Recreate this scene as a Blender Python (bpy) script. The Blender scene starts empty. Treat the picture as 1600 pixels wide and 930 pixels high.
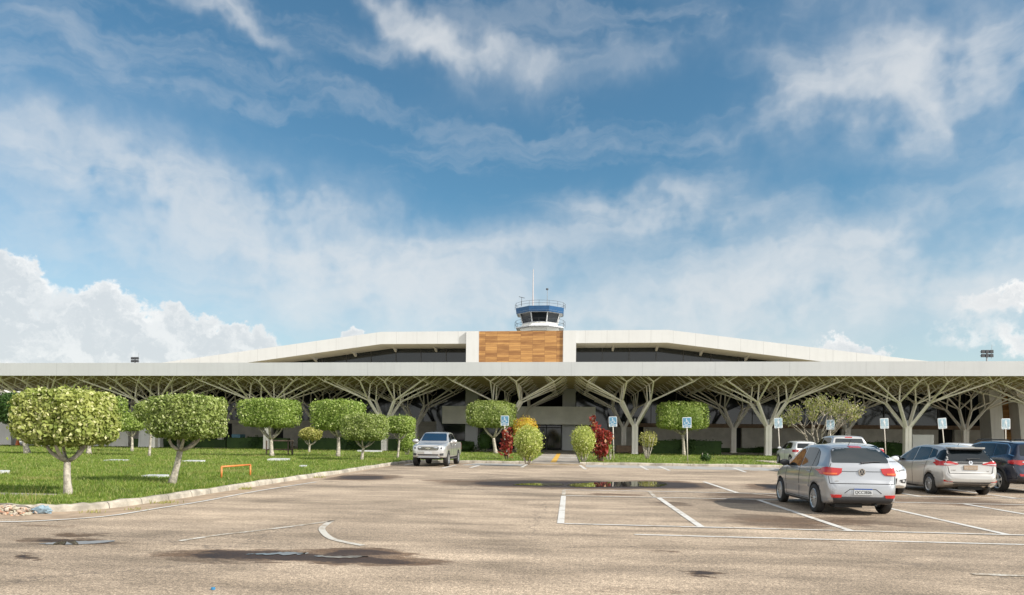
import bpy, bmesh, math, random
import numpy as np
from mathutils import Vector, Matrix
from mathutils.bvhtree import BVHTree
from mathutils.geometry import delaunay_2d_cdt
R = math.radians
PI = math.pi
random.seed(7); RNG = np.random.default_rng(7)
S = bpy.context.scene
COL = S.collection

# ---------------------------------------------------------------- camera
F_PX, PX0, PY0 = 1100.0, 761.0, 681.6
CAM = Vector((0, 0, 1.6))
CM = Matrix.Rotation(R(6.7), 3, 'Z') @ Matrix.Rotation(R(90), 3, 'X') @ Matrix.Rotation(R(0.6), 3, 'Z')
cd = bpy.data.cameras.new('camera'); cam = bpy.data.objects.new('camera', cd); COL.objects.link(cam)
cam.matrix_world = Matrix.Translation(CAM) @ CM.to_4x4()
cd.sensor_width = 36; cd.lens = F_PX / 1600 * 36
cd.shift_x = (800 - PX0) / 1600; cd.shift_y = (PY0 - 465) / 1600
cd.clip_start = 0.1; cd.clip_end = 6000
S.camera = cam

def pdir(x, y): return CM @ Vector(((x - PX0) / F_PX, -(y - PY0) / F_PX, -1))
def G(x, y, z=0.0):
    "where the sight line of a photo pixel meets the level z: used to survey positions off the photograph"
    d = pdir(x, y); t = (z - CAM.z) / d.z; return CAM + d * t
def A(x, y, Y):
    d = pdir(x, y); return CAM + d * (Y / d.y)
def azel(x, y):
    d = pdir(x, y).normalized(); return math.degrees(math.atan2(d.x, d.y)), math.degrees(math.asin(d.z))

# ---------------------------------------------------------------- light
SUN_EL, SUN_AZ = R(34), R(111)      # azimuth of the sun, clockwise from +Y
S.view_settings.view_transform = 'Standard'; S.view_settings.look = 'None'
S.view_settings.exposure = 0.54; S.view_settings.gamma = 1; S.view_settings.use_curve_mapping = False
sd = bpy.data.lights.new('sun', 'SUN'); sd.energy = 4.2; sd.angle = R(0.5); sd.color = (1.0, 0.955, 0.88)
sun = bpy.data.objects.new('sun', sd); COL.objects.link(sun)
tosun = Vector((math.sin(SUN_AZ) * math.cos(SUN_EL), math.cos(SUN_AZ) * math.cos(SUN_EL), math.sin(SUN_EL)))
sun.rotation_euler = tosun.to_track_quat('Z', 'Y').to_euler()
S.cycles.max_bounces = 6; S.cycles.diffuse_bounces = 4; S.cycles.glossy_bounces = 3
S.cycles.transparent_max_bounces = 6; S.cycles.use_denoising = True
S.cycles.sample_clamp_indirect = 6

# ---------------------------------------------------------------- node helper
class N:
    def __init__(s, tree): s.t = tree; s.n = tree.nodes; s.l = tree.links
    def new(s, ty, **kw):
        n = s.n.new(ty)
        for k, v in kw.items(): setattr(n, k, v)
        return n
    def put(s, sock, v):
        if isinstance(v, bpy.types.NodeSocket): s.l.new(v, sock)
        elif v is not None:
            if isinstance(v, (tuple, list)) and sock.type == 'RGBA' and len(v) == 3: v = (*v, 1)
            sock.default_value = v
    def m(s, op, a, b=None, c=None, clamp=False):
        n = s.new('ShaderNodeMath', operation=op); n.use_clamp = clamp
        s.put(n.inputs[0], a)
        if b is not None: s.put(n.inputs[1], b)
        if c is not None: s.put(n.inputs[2], c)
        return n.outputs[0]
    def vm(s, op, a, b=None, sc=None):
        n = s.new('ShaderNodeVectorMath', operation=op); s.put(n.inputs[0], a)
        if b is not None: s.put(n.inputs[1], b)
        if sc is not None: s.put(n.inputs[3], sc)
        return n.outputs[0]
    def xyz(s, a, b, c):
        n = s.new('ShaderNodeCombineXYZ')
        for i, v in enumerate((a, b, c)): s.put(n.inputs[i], v)
        return n.outputs[0]
    def sep(s, v):
        n = s.new('ShaderNodeSeparateXYZ'); s.put(n.inputs[0], v); return n.outputs
    def noise(s, v, scale, detail=4, rough=0.55, dist=0.0, color=False):
        n = s.new('ShaderNodeTexNoise'); s.put(n.inputs['Vector'], v)
        n.inputs['Scale'].default_value = scale; n.inputs['Detail'].default_value = detail
        n.inputs['Roughness'].default_value = rough; n.inputs['Distortion'].default_value = dist
        return n.outputs['Color' if color else 'Fac']
    def ramp(s, v, a, b, c=0.0, d=1.0, smooth=True):
        n = s.new('ShaderNodeMapRange'); n.interpolation_type = 'SMOOTHSTEP' if smooth else 'LINEAR'
        s.put(n.inputs[0], v); n.inputs[1].default_value = a; n.inputs[2].default_value = b
        n.inputs[3].default_value = c; n.inputs[4].default_value = d; return n.outputs[0]
    def mix(s, f, a, b, blend='MIX'):
        n = s.new('ShaderNodeMix', data_type='RGBA', blend_type=blend)
        s.put(n.inputs[0], f); s.put(n.inputs[6], a); s.put(n.inputs[7], b); return n.outputs[2]
    def bump(s, h, strength, dist, nrm=None):
        n = s.new('ShaderNodeBump'); n.inputs['Strength'].default_value = strength
        n.inputs['Distance'].default_value = dist; s.put(n.inputs['Height'], h)
        if nrm is not None: s.put(n.inputs['Normal'], nrm)
        return n.outputs[0]

# ---------------------------------------------------------------- world
W = bpy.data.worlds.new('World'); S.world = W; W.use_nodes = True
W.node_tree.nodes.clear(); q = N(W.node_tree)
sky = q.new('ShaderNodeTexSky', sky_type='NISHITA'); sky.sun_disc = False
sky.sun_elevation = SUN_EL; sky.sun_rotation = SUN_AZ; sky.air_density = 1.0; sky.dust_density = 0.6; sky.ozone_density = 2.6
tc = q.new('ShaderNodeTexCoord').outputs['Generated']
x, y, z = q.sep(tc)
az = q.m('MULTIPLY', q.m('ARCTAN2', x, y), 180 / PI)
el = q.m('MULTIPLY', q.m('ARCSINE', z), 180 / PI)
ae = q.xyz(az, el, 0.0)
warp = q.vm('SUBTRACT', q.noise(ae, 0.07, 5, 0.6, color=True), (0.5, 0.5, 0.5))
warp2 = q.vm('SUBTRACT', q.noise(ae, 0.35, 4, 0.55, color=True), (0.5, 0.5, 0.5))
aw = q.vm('ADD', ae, q.vm('ADD', q.vm('SCALE', warp, sc=9.0), q.vm('SCALE', warp2, sc=1.5)))
def blob(vec, px, py, L, Wd, ang, st):
    "soft elongated cloud patch fixed in the sky; photo pixels are turned into azimuth and elevation"
    a0, e0 = azel(px, py); kx = (azel(px + 20, py)[0] - azel(px - 20, py)[0]) / 40; ky = (azel(px, py - 20)[1] - azel(px, py + 20)[1]) / 40
    n = q.new('ShaderNodeMapping', vector_type='TEXTURE'); q.put(n.inputs[0], vec)
    n.inputs[1].default_value = (a0, e0, 0); n.inputs[2].default_value = (0, 0, R(ang)); n.inputs[3].default_value = (L * kx, Wd * ky, 1)
    d = q.new('ShaderNodeVectorMath', operation='DOT_PRODUCT'); q.put(d.inputs[0], n.outputs[0]); q.put(d.inputs[1], n.outputs[0])
    return q.m('MULTIPLY', q.m('EXPONENT', q.m('MULTIPLY', d.outputs['Value'], -1.0)), st)
def total(lst):
    s = lst[0]
    for k in lst[1:]: s = q.m('ADD', s, k)
    return s
CIR = [(250, 300, 330, 55, -14, .85), (60, 270, 200, 60, -8, .45), (520, 380, 260, 60, -16, .75), (720, 425, 200, 50, 6, .75), (300, 400, 330, 35, -6, .45),
       (640, 30, 90, 22, -42, 1.0), (745, 92, 110, 24, -8, .85), (845, 108, 50, 16, 20, .55), (350, 12, 90, 16, -18, .75), (980, 90, 200, 30, 10, .30),
       (1330, 130, 150, 60, 12, .75), (1500, 90, 200, 110, -30, .95), (1210, 185, 70, 40, 20, .5), (1450, 195, 190, 45, 8, .7), (1150, 50, 150, 40, -40, .35),
       (1000, 330, 105, 36, 4, 1.25), (1120, 345, 120, 25, -6, .5), (1290, 400, 260, 40, 9, .75), (1180, 470, 300, 60, 8, .7), (1520, 330, 180, 40, 22, .6), (960, 480, 220, 40, 4, .5),
       (1560, 420, 150, 60, 10, .7), (1380, 480, 200, 50, 4, .55), (600, 495, 300, 40, -4, .5), (130, 60, 200, 30, -20, .18), (1180, 540, 200, 40, 0, .5)]
den = total([blob(aw, *c) for c in CIR])
rot = q.new('ShaderNodeMapping'); q.put(rot.inputs[0], aw); rot.inputs[2].default_value = (0, 0, R(10)); rot.inputs[3].default_value = (0.13, 1.05, 1)
streak = q.noise(rot.outputs[0], 0.26, 6, 0.56, 0.3)
fine = q.noise(aw, 0.40, 5, 0.52)
tex = q.m('ADD', q.m('MULTIPLY', streak, 0.66), q.m('MULTIPLY', fine, 0.34))
haze = q.ramp(el, 19, 1.5, 0.0, 0.72)
veil = q.m('MULTIPLY', q.ramp(streak, .46, .72), .22)
cov = q.m('MULTIPLY', den, q.ramp(tex, .32, .64, 0.40, 1.15))
back_fill = q.m('MULTIPLY', q.ramp(y, .35, -.35), q.ramp(q.noise(tc, 2.2, 6, .6), .30, .62, .55, 1.8))  # bright cloud cover added behind the camera as fill for fascia and columns
cov = q.m('ADD', q.m('ADD', cov, veil), q.m('ADD', haze, back_fill))
cov = q.m('SUBTRACT', 1.0, q.m('EXPONENT', q.m('MULTIPLY', cov, -1.15)))
deep = q.vm('MULTIPLY', sky.outputs[0], (0.51, 0.77, 0.76))
circ = q.mix(q.noise(aw, 0.2, 4), (4.3, 4.5, 4.65), (5.3, 5.3, 5.28)); circ = q.mix(q.ramp(y, .1, -.4), circ, (9.6, 9.5, 9.4))  # added clouds behind the camera are brightened to strengthen that fill
skyc = q.mix(q.m('MULTIPLY', cov, 0.93), deep, circ)
# heaped clouds low over the horizon
pw = q.vm('ADD', ae, q.vm('SCALE', q.vm('SUBTRACT', q.noise(ae, 0.42, 7, 0.64, color=True), (0.5, 0.5, 0.5)), sc=4.2))
CUM = [(-60, 455, 90, 56, 0, 1.2), (30, 428, 50, 36, 0, 1.1), (60, 530, 150, 58, 0, 1.2), (160, 492, 52, 44, 0, 1.2), (250, 535, 110, 42, 0, 1.2), (340, 550, 90, 34, 0, 1.0), (285, 500, 30, 28, 0, .9), (405, 535, 34, 26, 0, .8),
       (549, 521, 22, 15, 0, 1.0), (1300, 545, 46, 26, 0, .95), (1350, 552, 36, 16, 0, .8), (1530, 470, 70, 24, 14, .50), (1595, 460, 60, 30, 0, .60), (1500, 520, 110, 26, 6, .50), (1590, 540, 60, 24, 0, .6), (-140, 520, 150, 90, 0, 1.2), (1790, 540, 120, 40, 0, .9)]
cf = total([blob(pw, *c) for c in CUM])
cm = q.ramp(cf, .36, .66)
up = q.noise(q.vm('ADD', pw, (-0.55, -0.5, 0.0)), 0.28, 6, 0.62)
lo = q.noise(pw, 0.28, 6, 0.62)
shade = q.ramp(q.m('ADD', q.m('MULTIPLY', q.m('SUBTRACT', lo, up), 1.6), q.m('MULTIPLY', lo, .9)), .30, .74)
shade = q.m('ADD', q.m('MULTIPLY', shade, .62), q.m('MULTIPLY', q.ramp(cf, 1.15, .45), .55), clamp=True)
cc = q.mix(shade, (4.2, 4.4, 4.55), (6.0, 5.95, 5.85))
skyc = q.mix(q.m('MULTIPLY', cm, 0.86), skyc, cc)
bg = q.new('ShaderNodeBackground'); q.put(bg.inputs[0], skyc); bg.inputs[1].default_value = 0.115
wo = q.new('ShaderNodeOutputWorld'); q.l.new(bg.outputs[0], wo.inputs[0])

# ---------------------------------------------------------------- materials
MATS = {}
def base(name, col, rough=0.7, metal=0.0, spec=0.5, coat=0.0, var=0.0, vscale=3.0, bump=0.0, bscale=30.0, coords='Object', emis=None):
    if name in MATS: return MATS[name]
    m = bpy.data.materials.new(name); m.use_nodes = True; t = N(m.node_tree); b = m.node_tree.nodes['Principled BSDF']
    b.inputs['Roughness'].default_value = rough; b.inputs['Metallic'].default_value = metal
    b.inputs['Specular IOR Level'].default_value = spec; b.inputs['Coat Weight'].default_value = coat
    b.inputs['Coat Roughness'].default_value = 0.03
    c = t.new('ShaderNodeTexCoord').outputs[coords]
    if var > 0:
        nz = t.noise(c, vscale, 6, 0.6)
        k = t.ramp(nz, .3, .7, 1 - var, 1 + var)
        n = t.vm('SCALE', (*col,), sc=k); t.put(b.inputs['Base Color'], n)
    else: b.inputs['Base Color'].default_value = (*col, 1)
    if bump > 0: t.put(b.inputs['Normal'], t.bump(t.noise(c, bscale, 4, .6), 0.6, bump))
    MATS[name] = m; return m
def bsdf(m): return m.node_tree.nodes['Principled BSDF']

WHITE = base('white_concrete_paint', (.74, .72, .69), .6, var=.05, vscale=.35, bump=.003, bscale=20)
BEAMW = base('white_cladding_panels', (.57, .575, .575), .5, var=.03, vscale=.3)
def seams(m, axis, pitch, width=0.02, dark=0.62):
    t = N(m.node_tree); b = bsdf(m); src = b.inputs['Base Color'].links[0].from_socket
    v = t.sep(t.new('ShaderNodeTexCoord').outputs['Object'])[axis]
    f = t.m('FRACT', t.m('DIVIDE', v, pitch)); k = t.m('LESS_THAN', f, width / pitch)
    t.put(b.inputs['Base Color'], t.mix(k, src, t.vm('SCALE', src, sc=dark)))
seams(BEAMW, 0, 2.4, .035, .72)
FASC = base('canopy_fascia_paint', (.48, .485, .485), .5, var=.035, vscale=.25); seams(FASC, 0, 5.75, .03, .75)
def streaks(m, amt=.08):
    t = N(m.node_tree); b = bsdf(m); src = b.inputs['Base Color'].links[0].from_socket; o = t.new('ShaderNodeTexCoord').outputs['Object']
    s = t.ramp(t.noise(t.vm('MULTIPLY', o, (2.6, 1, .16)), 1.0, 6, .7), .46, .70, 1.0, 1 - amt); s2 = t.ramp(t.noise(o, .12, 3), .35, .65, 1 - amt * .4, 1.0)
    t.put(b.inputs['Base Color'], t.vm('MULTIPLY', t.vm('SCALE', src, sc=s2), t.mix(s, (.80, .77, .72), (1, 1, 1)) if False else t.xyz(s, s, s)))
streaks(FASC, .055); streaks(BEAMW, .05); streaks(WHITE, .12)
STEEL = base('cream_steel_paint', (.92, .86, .78), .5, var=.06, vscale=1.2)
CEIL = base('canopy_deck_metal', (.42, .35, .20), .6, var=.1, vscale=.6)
STUCCO = base('rough_grey_stucco', (.50, .47, .41), .95, var=.12, vscale=1.4, bump=.012, bscale=14)
SHADEW = base('grey_slab_concrete', (.80, .78, .71), .85, var=.08, vscale=.8, bump=.004)
DGLASS = base('dark_tinted_glazing', (.012, .016, .02), .06, spec=.5)
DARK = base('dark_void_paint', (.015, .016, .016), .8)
BLUEP = base('blue_tower_paint', (.015, .075, .18), .35, var=.08)
GREYM = base('galvanised_metal', (.35, .36, .37), .45, metal=.6)
DGREY = base('dark_metal', (.05, .05, .055), .5)
KERBM = base('kerb_concrete', (.36, .32, .26), .9, var=.35, vscale=2.5, bump=.01)
PLAZA = base('plaza_paving', (.50, .47, .42), .85, var=.15, vscale=1.5)
PATHM = base('stained_path_concrete', (.30, .26, .215), .85, var=.3, vscale=1.2)
CREAMP = base('cream_pole_paint', (.55, .50, .42), .6, var=.15, vscale=6)
BRICKB = base('brown_planter_render', (.22, .15, .10), .9, var=.15)
ORANGE = base('orange_pipe_paint', (.62, .20, .05), .5, var=.15, vscale=8)
WOODT = base('weathered_timber', (.10, .07, .05), .85, var=.3, vscale=5)
BARK = base('pale_limewashed_bark', (.38, .34, .28), .95, var=.45, vscale=9, bump=.02, bscale=25)
BARKD = base('grey_brown_bark', (.15, .12, .09), .95, var=.4, vscale=9, bump=.02, bscale=25)

def wood_panel():
    m = base('amber_timber_cladding', (.4, .2, .07), .55); t = N(m.node_tree); b = bsdf(m)
    c = t.sep(t.new('ShaderNodeTexCoord').outputs['Object'])
    u = t.m('DIVIDE', c[0], 1.34); v = t.m('DIVIDE', c[2], .235)
    iu = t.m('FLOOR', u); iv = t.m('FLOOR', v)
    w = t.new('ShaderNodeTexWhiteNoise', noise_dimensions='2D'); t.put(w.inputs['Vector'], t.xyz(iu, iv, 0.0))
    g = t.noise(t.vm('MULTIPLY', t.new('ShaderNodeTexCoord').outputs['Object'], (.8, 1, 9)), 1.2, 5, .6)
    k = t.m('ADD', t.m('MULTIPLY', w.outputs[0], .42), t.m('MULTIPLY', g, .75))
    col = t.mix(t.ramp(k, .25, .95), (.22, .095, .028), (.50, .265, .085))
    sv = t.m('LESS_THAN', t.m('FRACT', v), .05); su = t.m('LESS_THAN', t.m('FRACT', u), .012)
    col = t.mix(t.m('MAXIMUM', sv, su), col, (.10, .045, .015)); t.put(b.inputs['Base Color'], col)
    return m
WOODP = wood_panel()

def asphalt():
    m = base('dusty_worn_asphalt', (.3, .25, .2), .9); t = N(m.node_tree); b = bsdf(m)
    p = t.new('ShaderNodeTexCoord').outputs['Object']; c = t.sep(p)
    st = t.vm('MULTIPLY', p, (.5, 1.0, 1))
    big = t.noise(st, .22, 6, .62, .4); mid = t.noise(st, 1.0, 7, .66, .3); fine = t.noise(p, 30, 5, .75); grit = t.noise(p, 62, 3, .6); mot = t.noise(p, 13, 4, .75)
    dust = t.ramp(t.m('ADD', t.m('MULTIPLY', big, .55), t.m('MULTIPLY', mid, .45)), .36, .62)
    col = t.mix(dust, (.24, .182, .125), (.525, .405, .29))
    sp = t.ramp(fine, .36, .68, .58, 1.34); col = t.vm('SCALE', col, sc=sp)
    col = t.vm('SCALE', col, sc=t.ramp(grit, .32, .68, .50, 1.45))
    col = t.vm('SCALE', col, sc=t.ramp(mot, .38, .62, .80, 1.16))
    band = t.noise(t.vm('MULTIPLY', p, (.05, 1, 1)), 1.7, 5, .6); col = t.vm('SCALE', col, sc=t.ramp(band, .35, .65, .84, 1.10))
    patchy = t.ramp(t.noise(t.vm('MULTIPLY', p, (.6, 1, 1)), .33, 3, .5, .6), .53, .56, 1.0, .88); col = t.vm('SCALE', col, sc=patchy)
    # hairline cracks
    vr = t.new('ShaderNodeTexVoronoi', feature='DISTANCE_TO_EDGE'); t.put(vr.inputs['Vector'], t.vm('ADD', p, t.vm('SCALE', t.noise(p, .9, 5, .7, color=True), sc=1.4))); vr.inputs['Scale'].default_value = .16
    crk = t.m('MULTIPLY', t.ramp(vr.outputs['Distance'], .0, .005, 1, 0), t.ramp(t.noise(p, .12, 3), .44, .52))
    col = t.mix(t.m('MULTIPLY', crk, .6), col, (.07, .055, .045))
    # damp stains, each at its own place on the lot
    wn = t.vm('SCALE', t.vm('SUBTRACT', t.noise(t.vm('MULTIPLY', p, (.6, 1.3, 1)), .9, 6, .68, color=True), (.5, .5, .5)), sc=2.0)
    pw = t.vm('ADD', p, wn); wet = None
    for (px, py, hw, hh, s) in WET:
        g0 = G(px, py); ga = G(px + hw, py); gb = G(px, py - hh)
        n = t.new('ShaderNodeMapping', vector_type='TEXTURE'); t.put(n.inputs[0], pw)
        n.inputs[1].default_value = (g0.x, g0.y, 0); n.inputs[3].default_value = ((ga - g0).length, (gb - g0).length, 1)
        d = t.new('ShaderNodeVectorMath', operation='DOT_PRODUCT'); t.put(d.inputs[0], t.vm('MULTIPLY', n.outputs[0], (1, 1, 0))); t.put(d.inputs[1], n.outputs[0])
        e = t.m('MULTIPLY', t.m('EXPONENT', t.m('MULTIPLY', d.outputs['Value'], -.7)), s)
        wet = e if wet is None else t.m('MAXIMUM', wet, e)
    soft = t.m('MULTIPLY', t.ramp(t.m('ADD', wet, t.m('MULTIPLY', t.m('SUBTRACT', t.noise(t.vm('MULTIPLY', p, (.7, 1.6, 1)), 2.4, 6, .7), .5), .55)), .30, .50), t.ramp(mid, .35, .6, .6, 1.0))
    hard = t.ramp(wet, .62, .74)
    col = t.mix(soft, col, t.vm('MULTIPLY', col, (.33, .26, .20)))
    col = t.mix(hard, col, t.vm('MULTIPLY', col, (.30, .235, .18)))
    t.put(b.inputs['Base Color'], col)
    t.put(b.inputs['Roughness'], t.mix(hard, t.mix(soft, (.92,) * 3, (.75,) * 3), (.55,) * 3))
    t.put(b.inputs['Normal'], t.bump(t.m('ADD', t.m('MULTIPLY', grit, .35), fine), t.ramp(hard, 0, 1, .7, .2) if False else .7, .006))
    return m
# damp places: photo pixel, half width, half height, strength
WET = [(470, 871, 185, 9, 1.25), (560, 862, 95, 8, .9), (105, 848, 82, 4.5, 1.2), (20, 873, 22, 2.5, .8), (900, 757, 160, 5, 1.3), (1040, 757, 60, 5, 1.1),
       (1175, 774, 85, 5, .62), (1150, 782, 60, 5, .6), (1240, 763, 60, 6, .95), (1210, 814, 95, 12, .62), (1330, 815, 180, 10, .50), (1500, 785, 110, 8, .55), (1430, 782, 110, 7, .5),
       (565, 746, 52, 4, 1.0), (1045, 787, 35, 4, .6), (960, 773, 60, 2.5, .55), (1095, 898, 30, 4, .8), (1050, 861, 30, 2, .6), (950, 812, 120, 9, .34), (1250, 845, 350, 6, .36), (1000, 925, 200, 12, .38), (130, 835, 40, 4, .6), (60, 822, 60, 3, .5),
       (700, 752, 60, 3, .5), (950, 830, 150, 8, .3)]
ASPH = asphalt()

def worn_paint(name, col, lo=.40, hi=.55, dust=(.33, .27, .20)):
    m = base(name, col, .7); t = N(m.node_tree); b = bsdf(m); p = t.new('ShaderNodeTexCoord').outputs['Object']
    k = t.ramp(t.m('ADD', t.m('MULTIPLY', t.noise(p, 2.2, 6, .7), .6), t.m('MULTIPLY', t.noise(p, 22, 5, .75), .4)), lo, hi)
    t.put(b.inputs['Base Color'], t.mix(k, dust, col)); return m
LINE = worn_paint('worn_white_line_paint', (.60, .575, .53), .38, .50)
FAINT = worn_paint('faded_white_line_paint', (.60, .56, .49), .47, .56)
BLUEL = worn_paint('faded_blue_bay_paint', (.36, .40, .43), .40, .62)
YELL = worn_paint('yellow_tactile_paint', (.62, .36, .05), .3, .5)

def foliage(name, c1, c2, c3=None, rough=.52, trans=.25, spec=.28, w=.5):
    m = bpy.data.materials.new(name); m.use_nodes = True; t = N(m.node_tree); b = bsdf(m)
    g = t.new('ShaderNodeNewGeometry'); rnd = g.outputs['Random Per Island']
    p = t.new('ShaderNodeTexCoord').outputs['Object']
    k = t.m('ADD', t.m('MULTIPLY', rnd, w), t.m('MULTIPLY', t.ramp(t.noise(p, 1.1, 3), .3, .7), 1 - w))
    col = t.mix(k, c1, c2)
    if c3: col = t.mix(t.ramp(rnd, .84, .9), col, c3)
    if name == 'grass_blade': col = t.mix(t.m('MULTIPLY', t.ramp(t.noise(p, .33, 5, .65), .54, .68), .75), col, (.30, .27, .10))
    t.put(b.inputs['Base Color'], col); b.inputs['Roughness'].default_value = rough; b.inputs['Specular IOR Level'].default_value = spec
    tr = t.new('ShaderNodeBsdfTranslucent'); t.put(tr.inputs[0], t.vm('MULTIPLY', col, (1.5, 1.7, .8)))
    mx = t.new('ShaderNodeMixShader'); mx.inputs[0].default_value = trans
    t.l.new(b.outputs[0], mx.inputs[1]); t.l.new(tr.outputs[0], mx.inputs[2])
    t.l.new(mx.outputs[0], m.node_tree.nodes['Material Output'].inputs[0]); return m
L_YEL = foliage('yellow_green_ficus_leaf', (.15, .20, .035), (.46, .47, .15), (.60, .58, .30))
L_MID = foliage('mid_green_ficus_leaf', (.12, .17, .035), (.35, .40, .12), (.46, .48, .24))
L_BRT = foliage('fresh_green_ficus_leaf', (.12, .19, .030), (.34, .41, .10), (.44, .48, .20))
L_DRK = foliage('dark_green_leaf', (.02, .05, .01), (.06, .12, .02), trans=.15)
L_PALE = foliage('dusty_yellow_leaf', (.20, .21, .04), (.50, .46, .16), (.5, .42, .2))
L_CRO = foliage('croton_leaf', (.18, .23, .035), (.55, .57, .16), (.68, .64, .34))
L_CROY = foliage('golden_croton_leaf', (.40, .28, .03), (.65, .48, .06), (.5, .18, .05))
L_RED = foliage('red_dracaena_leaf', (.13, .018, .015), (.42, .06, .045), (.48, .26, .14))
L_OLV = foliage('olive_dry_leaf', (.12, .14, .035), (.36, .35, .13), (.42, .37, .2))
GRASS = foliage('grass_blade', (.075, .128, .018), (.245, .315, .055), (.36, .34, .13), rough=.5, trans=.3, w=.55)

def lawn_mat():
    m = base('lawn_ground', (.08, .14, .02), .95); t = N(m.node_tree); b = bsdf(m); p = t.new('ShaderNodeTexCoord').outputs['Object']
    k = t.m('ADD', t.m('MULTIPLY', t.noise(p, .35, 5, .6), .5), t.m('MULTIPLY', t.noise(p, 9, 5, .7), .5))
    col = t.mix(t.ramp(k, .36, .64), (.065, .10, .018), (.23, .26, .05))
    col = t.mix(t.m('MULTIPLY', t.ramp(t.noise(p, .5, 6, .7), .60, .72), .7), col, (.22, .19, .08))
    t.put(b.inputs['Base Color'], col); t.put(b.inputs['Normal'], t.bump(t.noise(p, 16, 4, .7), .9, .06)); return m
LAWN = lawn_mat()
EARTH = base('dry_scrub_earth', (.20, .19, .10), .95, var=.3, vscale=.05)
t_ = N(KERBM.node_tree); s_ = bsdf(KERBM).inputs['Base Color'].links[0].from_socket; o_ = t_.sep(t_.new('ShaderNodeTexCoord').outputs['Object'])
j_ = t_.m('MAXIMUM', t_.m('LESS_THAN', t_.m('FRACT', t_.m('DIVIDE', o_[1], .98)), .022), t_.m('MULTIPLY', t_.m('LESS_THAN', t_.m('FRACT', t_.m('DIVIDE', o_[0], .98)), .022), t_.m('GREATER_THAN', o_[1], 41.0)))
t_.put(bsdf(KERBM).inputs['Base Color'], t_.mix(j_, s_, (.10, .085, .07)))
DIRT = base('sandy_dirt', (.34, .25, .17), .95, var=.25, vscale=2.0, bump=.02, bscale=12)

# ---------------------------------------------------------------- mesh helpers
def link(name, me, mats, parent=None, smooth=False):
    o = bpy.data.objects.new(name, me); COL.objects.link(o)
    for m in (mats if isinstance(mats, (list, tuple)) else [mats]): me.materials.append(m)
    if smooth: me.shade_smooth()
    if parent: o.parent = parent
    return o
def tag(o, label=None, cat=None, group=None, kind=None):
    if label: o['label'] = label
    if cat: o['category'] = cat
    if group: o['group'] = group
    if kind: o['kind'] = kind
    return o
def empty(name, label, cat, loc=(0, 0, 0), rz=0, group=None):
    o = bpy.data.objects.new(name, None); COL.objects.link(o); o.location = loc; o.rotation_euler = (0, 0, rz)
    o.empty_display_size = .3
    return tag(o, label, cat, group)
def copy_tree(o, parent=None):
    c = o.copy(); COL.objects.link(c); c.parent = parent
    for ch in list(o.children): copy_tree(ch, c)
    return c
class MB:
    def __init__(s): s.v = []; s.f = []; s.mi = []; s.cur = 0
    def add(s, vs, fs):
        b = len(s.v); s.v += [tuple(v) for v in vs]; s.f += [tuple(b + i for i in f) for f in fs]; s.mi += [s.cur] * len(fs)
    def box(s, x0, x1, y0, y1, z0, z1, M=None):
        vs = [Vector((x, y, z)) for z in (z0, z1) for y in (y0, y1) for x in (x0, x1)]
        if M is not None: vs = [M @ v for v in vs]
        s.add(vs, [(0, 2, 3, 1), (4, 5, 7, 6), (0, 1, 5, 4), (2, 6, 7, 3), (0, 4, 6, 2), (1, 3, 7, 5)])
    def prism(s, poly, d0, d1, axis='y'):
        "poly in the plane across the axis, extruded from d0 to d1"
        n = len(poly)
        def P(a, b, d): return {'y': (a, d, b), 'z': (a, b, d), 'x': (d, a, b)}[axis]
        vs = [P(a, b, d0) for a, b in poly] + [P(a, b, d1) for a, b in poly]
        s.add(vs, [tuple(range(n)), tuple(range(2 * n - 1, n - 1, -1))] + [(i, i + n, (i + 1) % n + n, (i + 1) % n) for i in range(n)])
    def tube(s, pts, rads, n=8, cap=True, rot=0.0):
        pts = [Vector(p) for p in pts]; up = Vector((0, 0, 1)); rings = []
        b = len(s.v); prev = None
        for i, p in enumerate(pts):
            d = (pts[min(i + 1, len(pts) - 1)] - pts[max(i - 1, 0)]).normalized()
            a = d.cross(up) if abs(d.z) < .95 else d.cross(Vector((0, 1, 0)))
            if prev is not None: a = prev - d * prev.dot(d)
            a.normalize(); prev = a.copy(); c = d.cross(a); r = rads[i] if isinstance(rads, (list, tuple)) else rads
            rings.append([p + (a * math.cos(t) + c * math.sin(t)) * r for t in [rot + 2 * PI * k / n for k in range(n)]])
        vs = [v for r in rings for v in r]; fs = []
        for i in range(len(rings) - 1):
            for k in range(n): fs.append((i * n + k, i * n + (k + 1) % n, (i + 1) * n + (k + 1) % n, (i + 1) * n + k))
        if cap: fs += [tuple(range(n - 1, -1, -1)), tuple((len(rings) - 1) * n + k for k in range(n))]
        s.add(vs, fs)
    def lathe(s, prof, n=24, M=None, closed=False):
        vs = [];
        for (r, h) in prof:
            for k in range(n): vs.append(Vector((r * math.cos(2 * PI * k / n), r * math.sin(2 * PI * k / n), h)))
        if M is not None: vs = [M @ v for v in vs]
        m = len(prof); fs = []
        for i in range(m if closed else m - 1):
            j = (i + 1) % m
            for k in range(n): fs.append((i * n + k, i * n + (k + 1) % n, j * n + (k + 1) % n, j * n + k))
        if not closed: fs += [tuple(range(n - 1, -1, -1)), tuple((m - 1) * n + k for k in range(n))]
        s.add(vs, fs)
    def build(s, name, mats, parent=None, smooth=False, fix=True):
        me = bpy.data.meshes.new(name); me.from_pydata([tuple(v) for v in s.v], [], s.f)
        o = link(name, me, mats, parent, smooth); me.polygons.foreach_set('material_index', s.mi)
        if fix:
            bm = bmesh.new(); bm.from_mesh(me); bmesh.ops.recalc_face_normals(bm, faces=bm.faces); bm.to_mesh(me); bm.free()
        if smooth: me.shade_smooth()
        me.update(); return o
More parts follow.
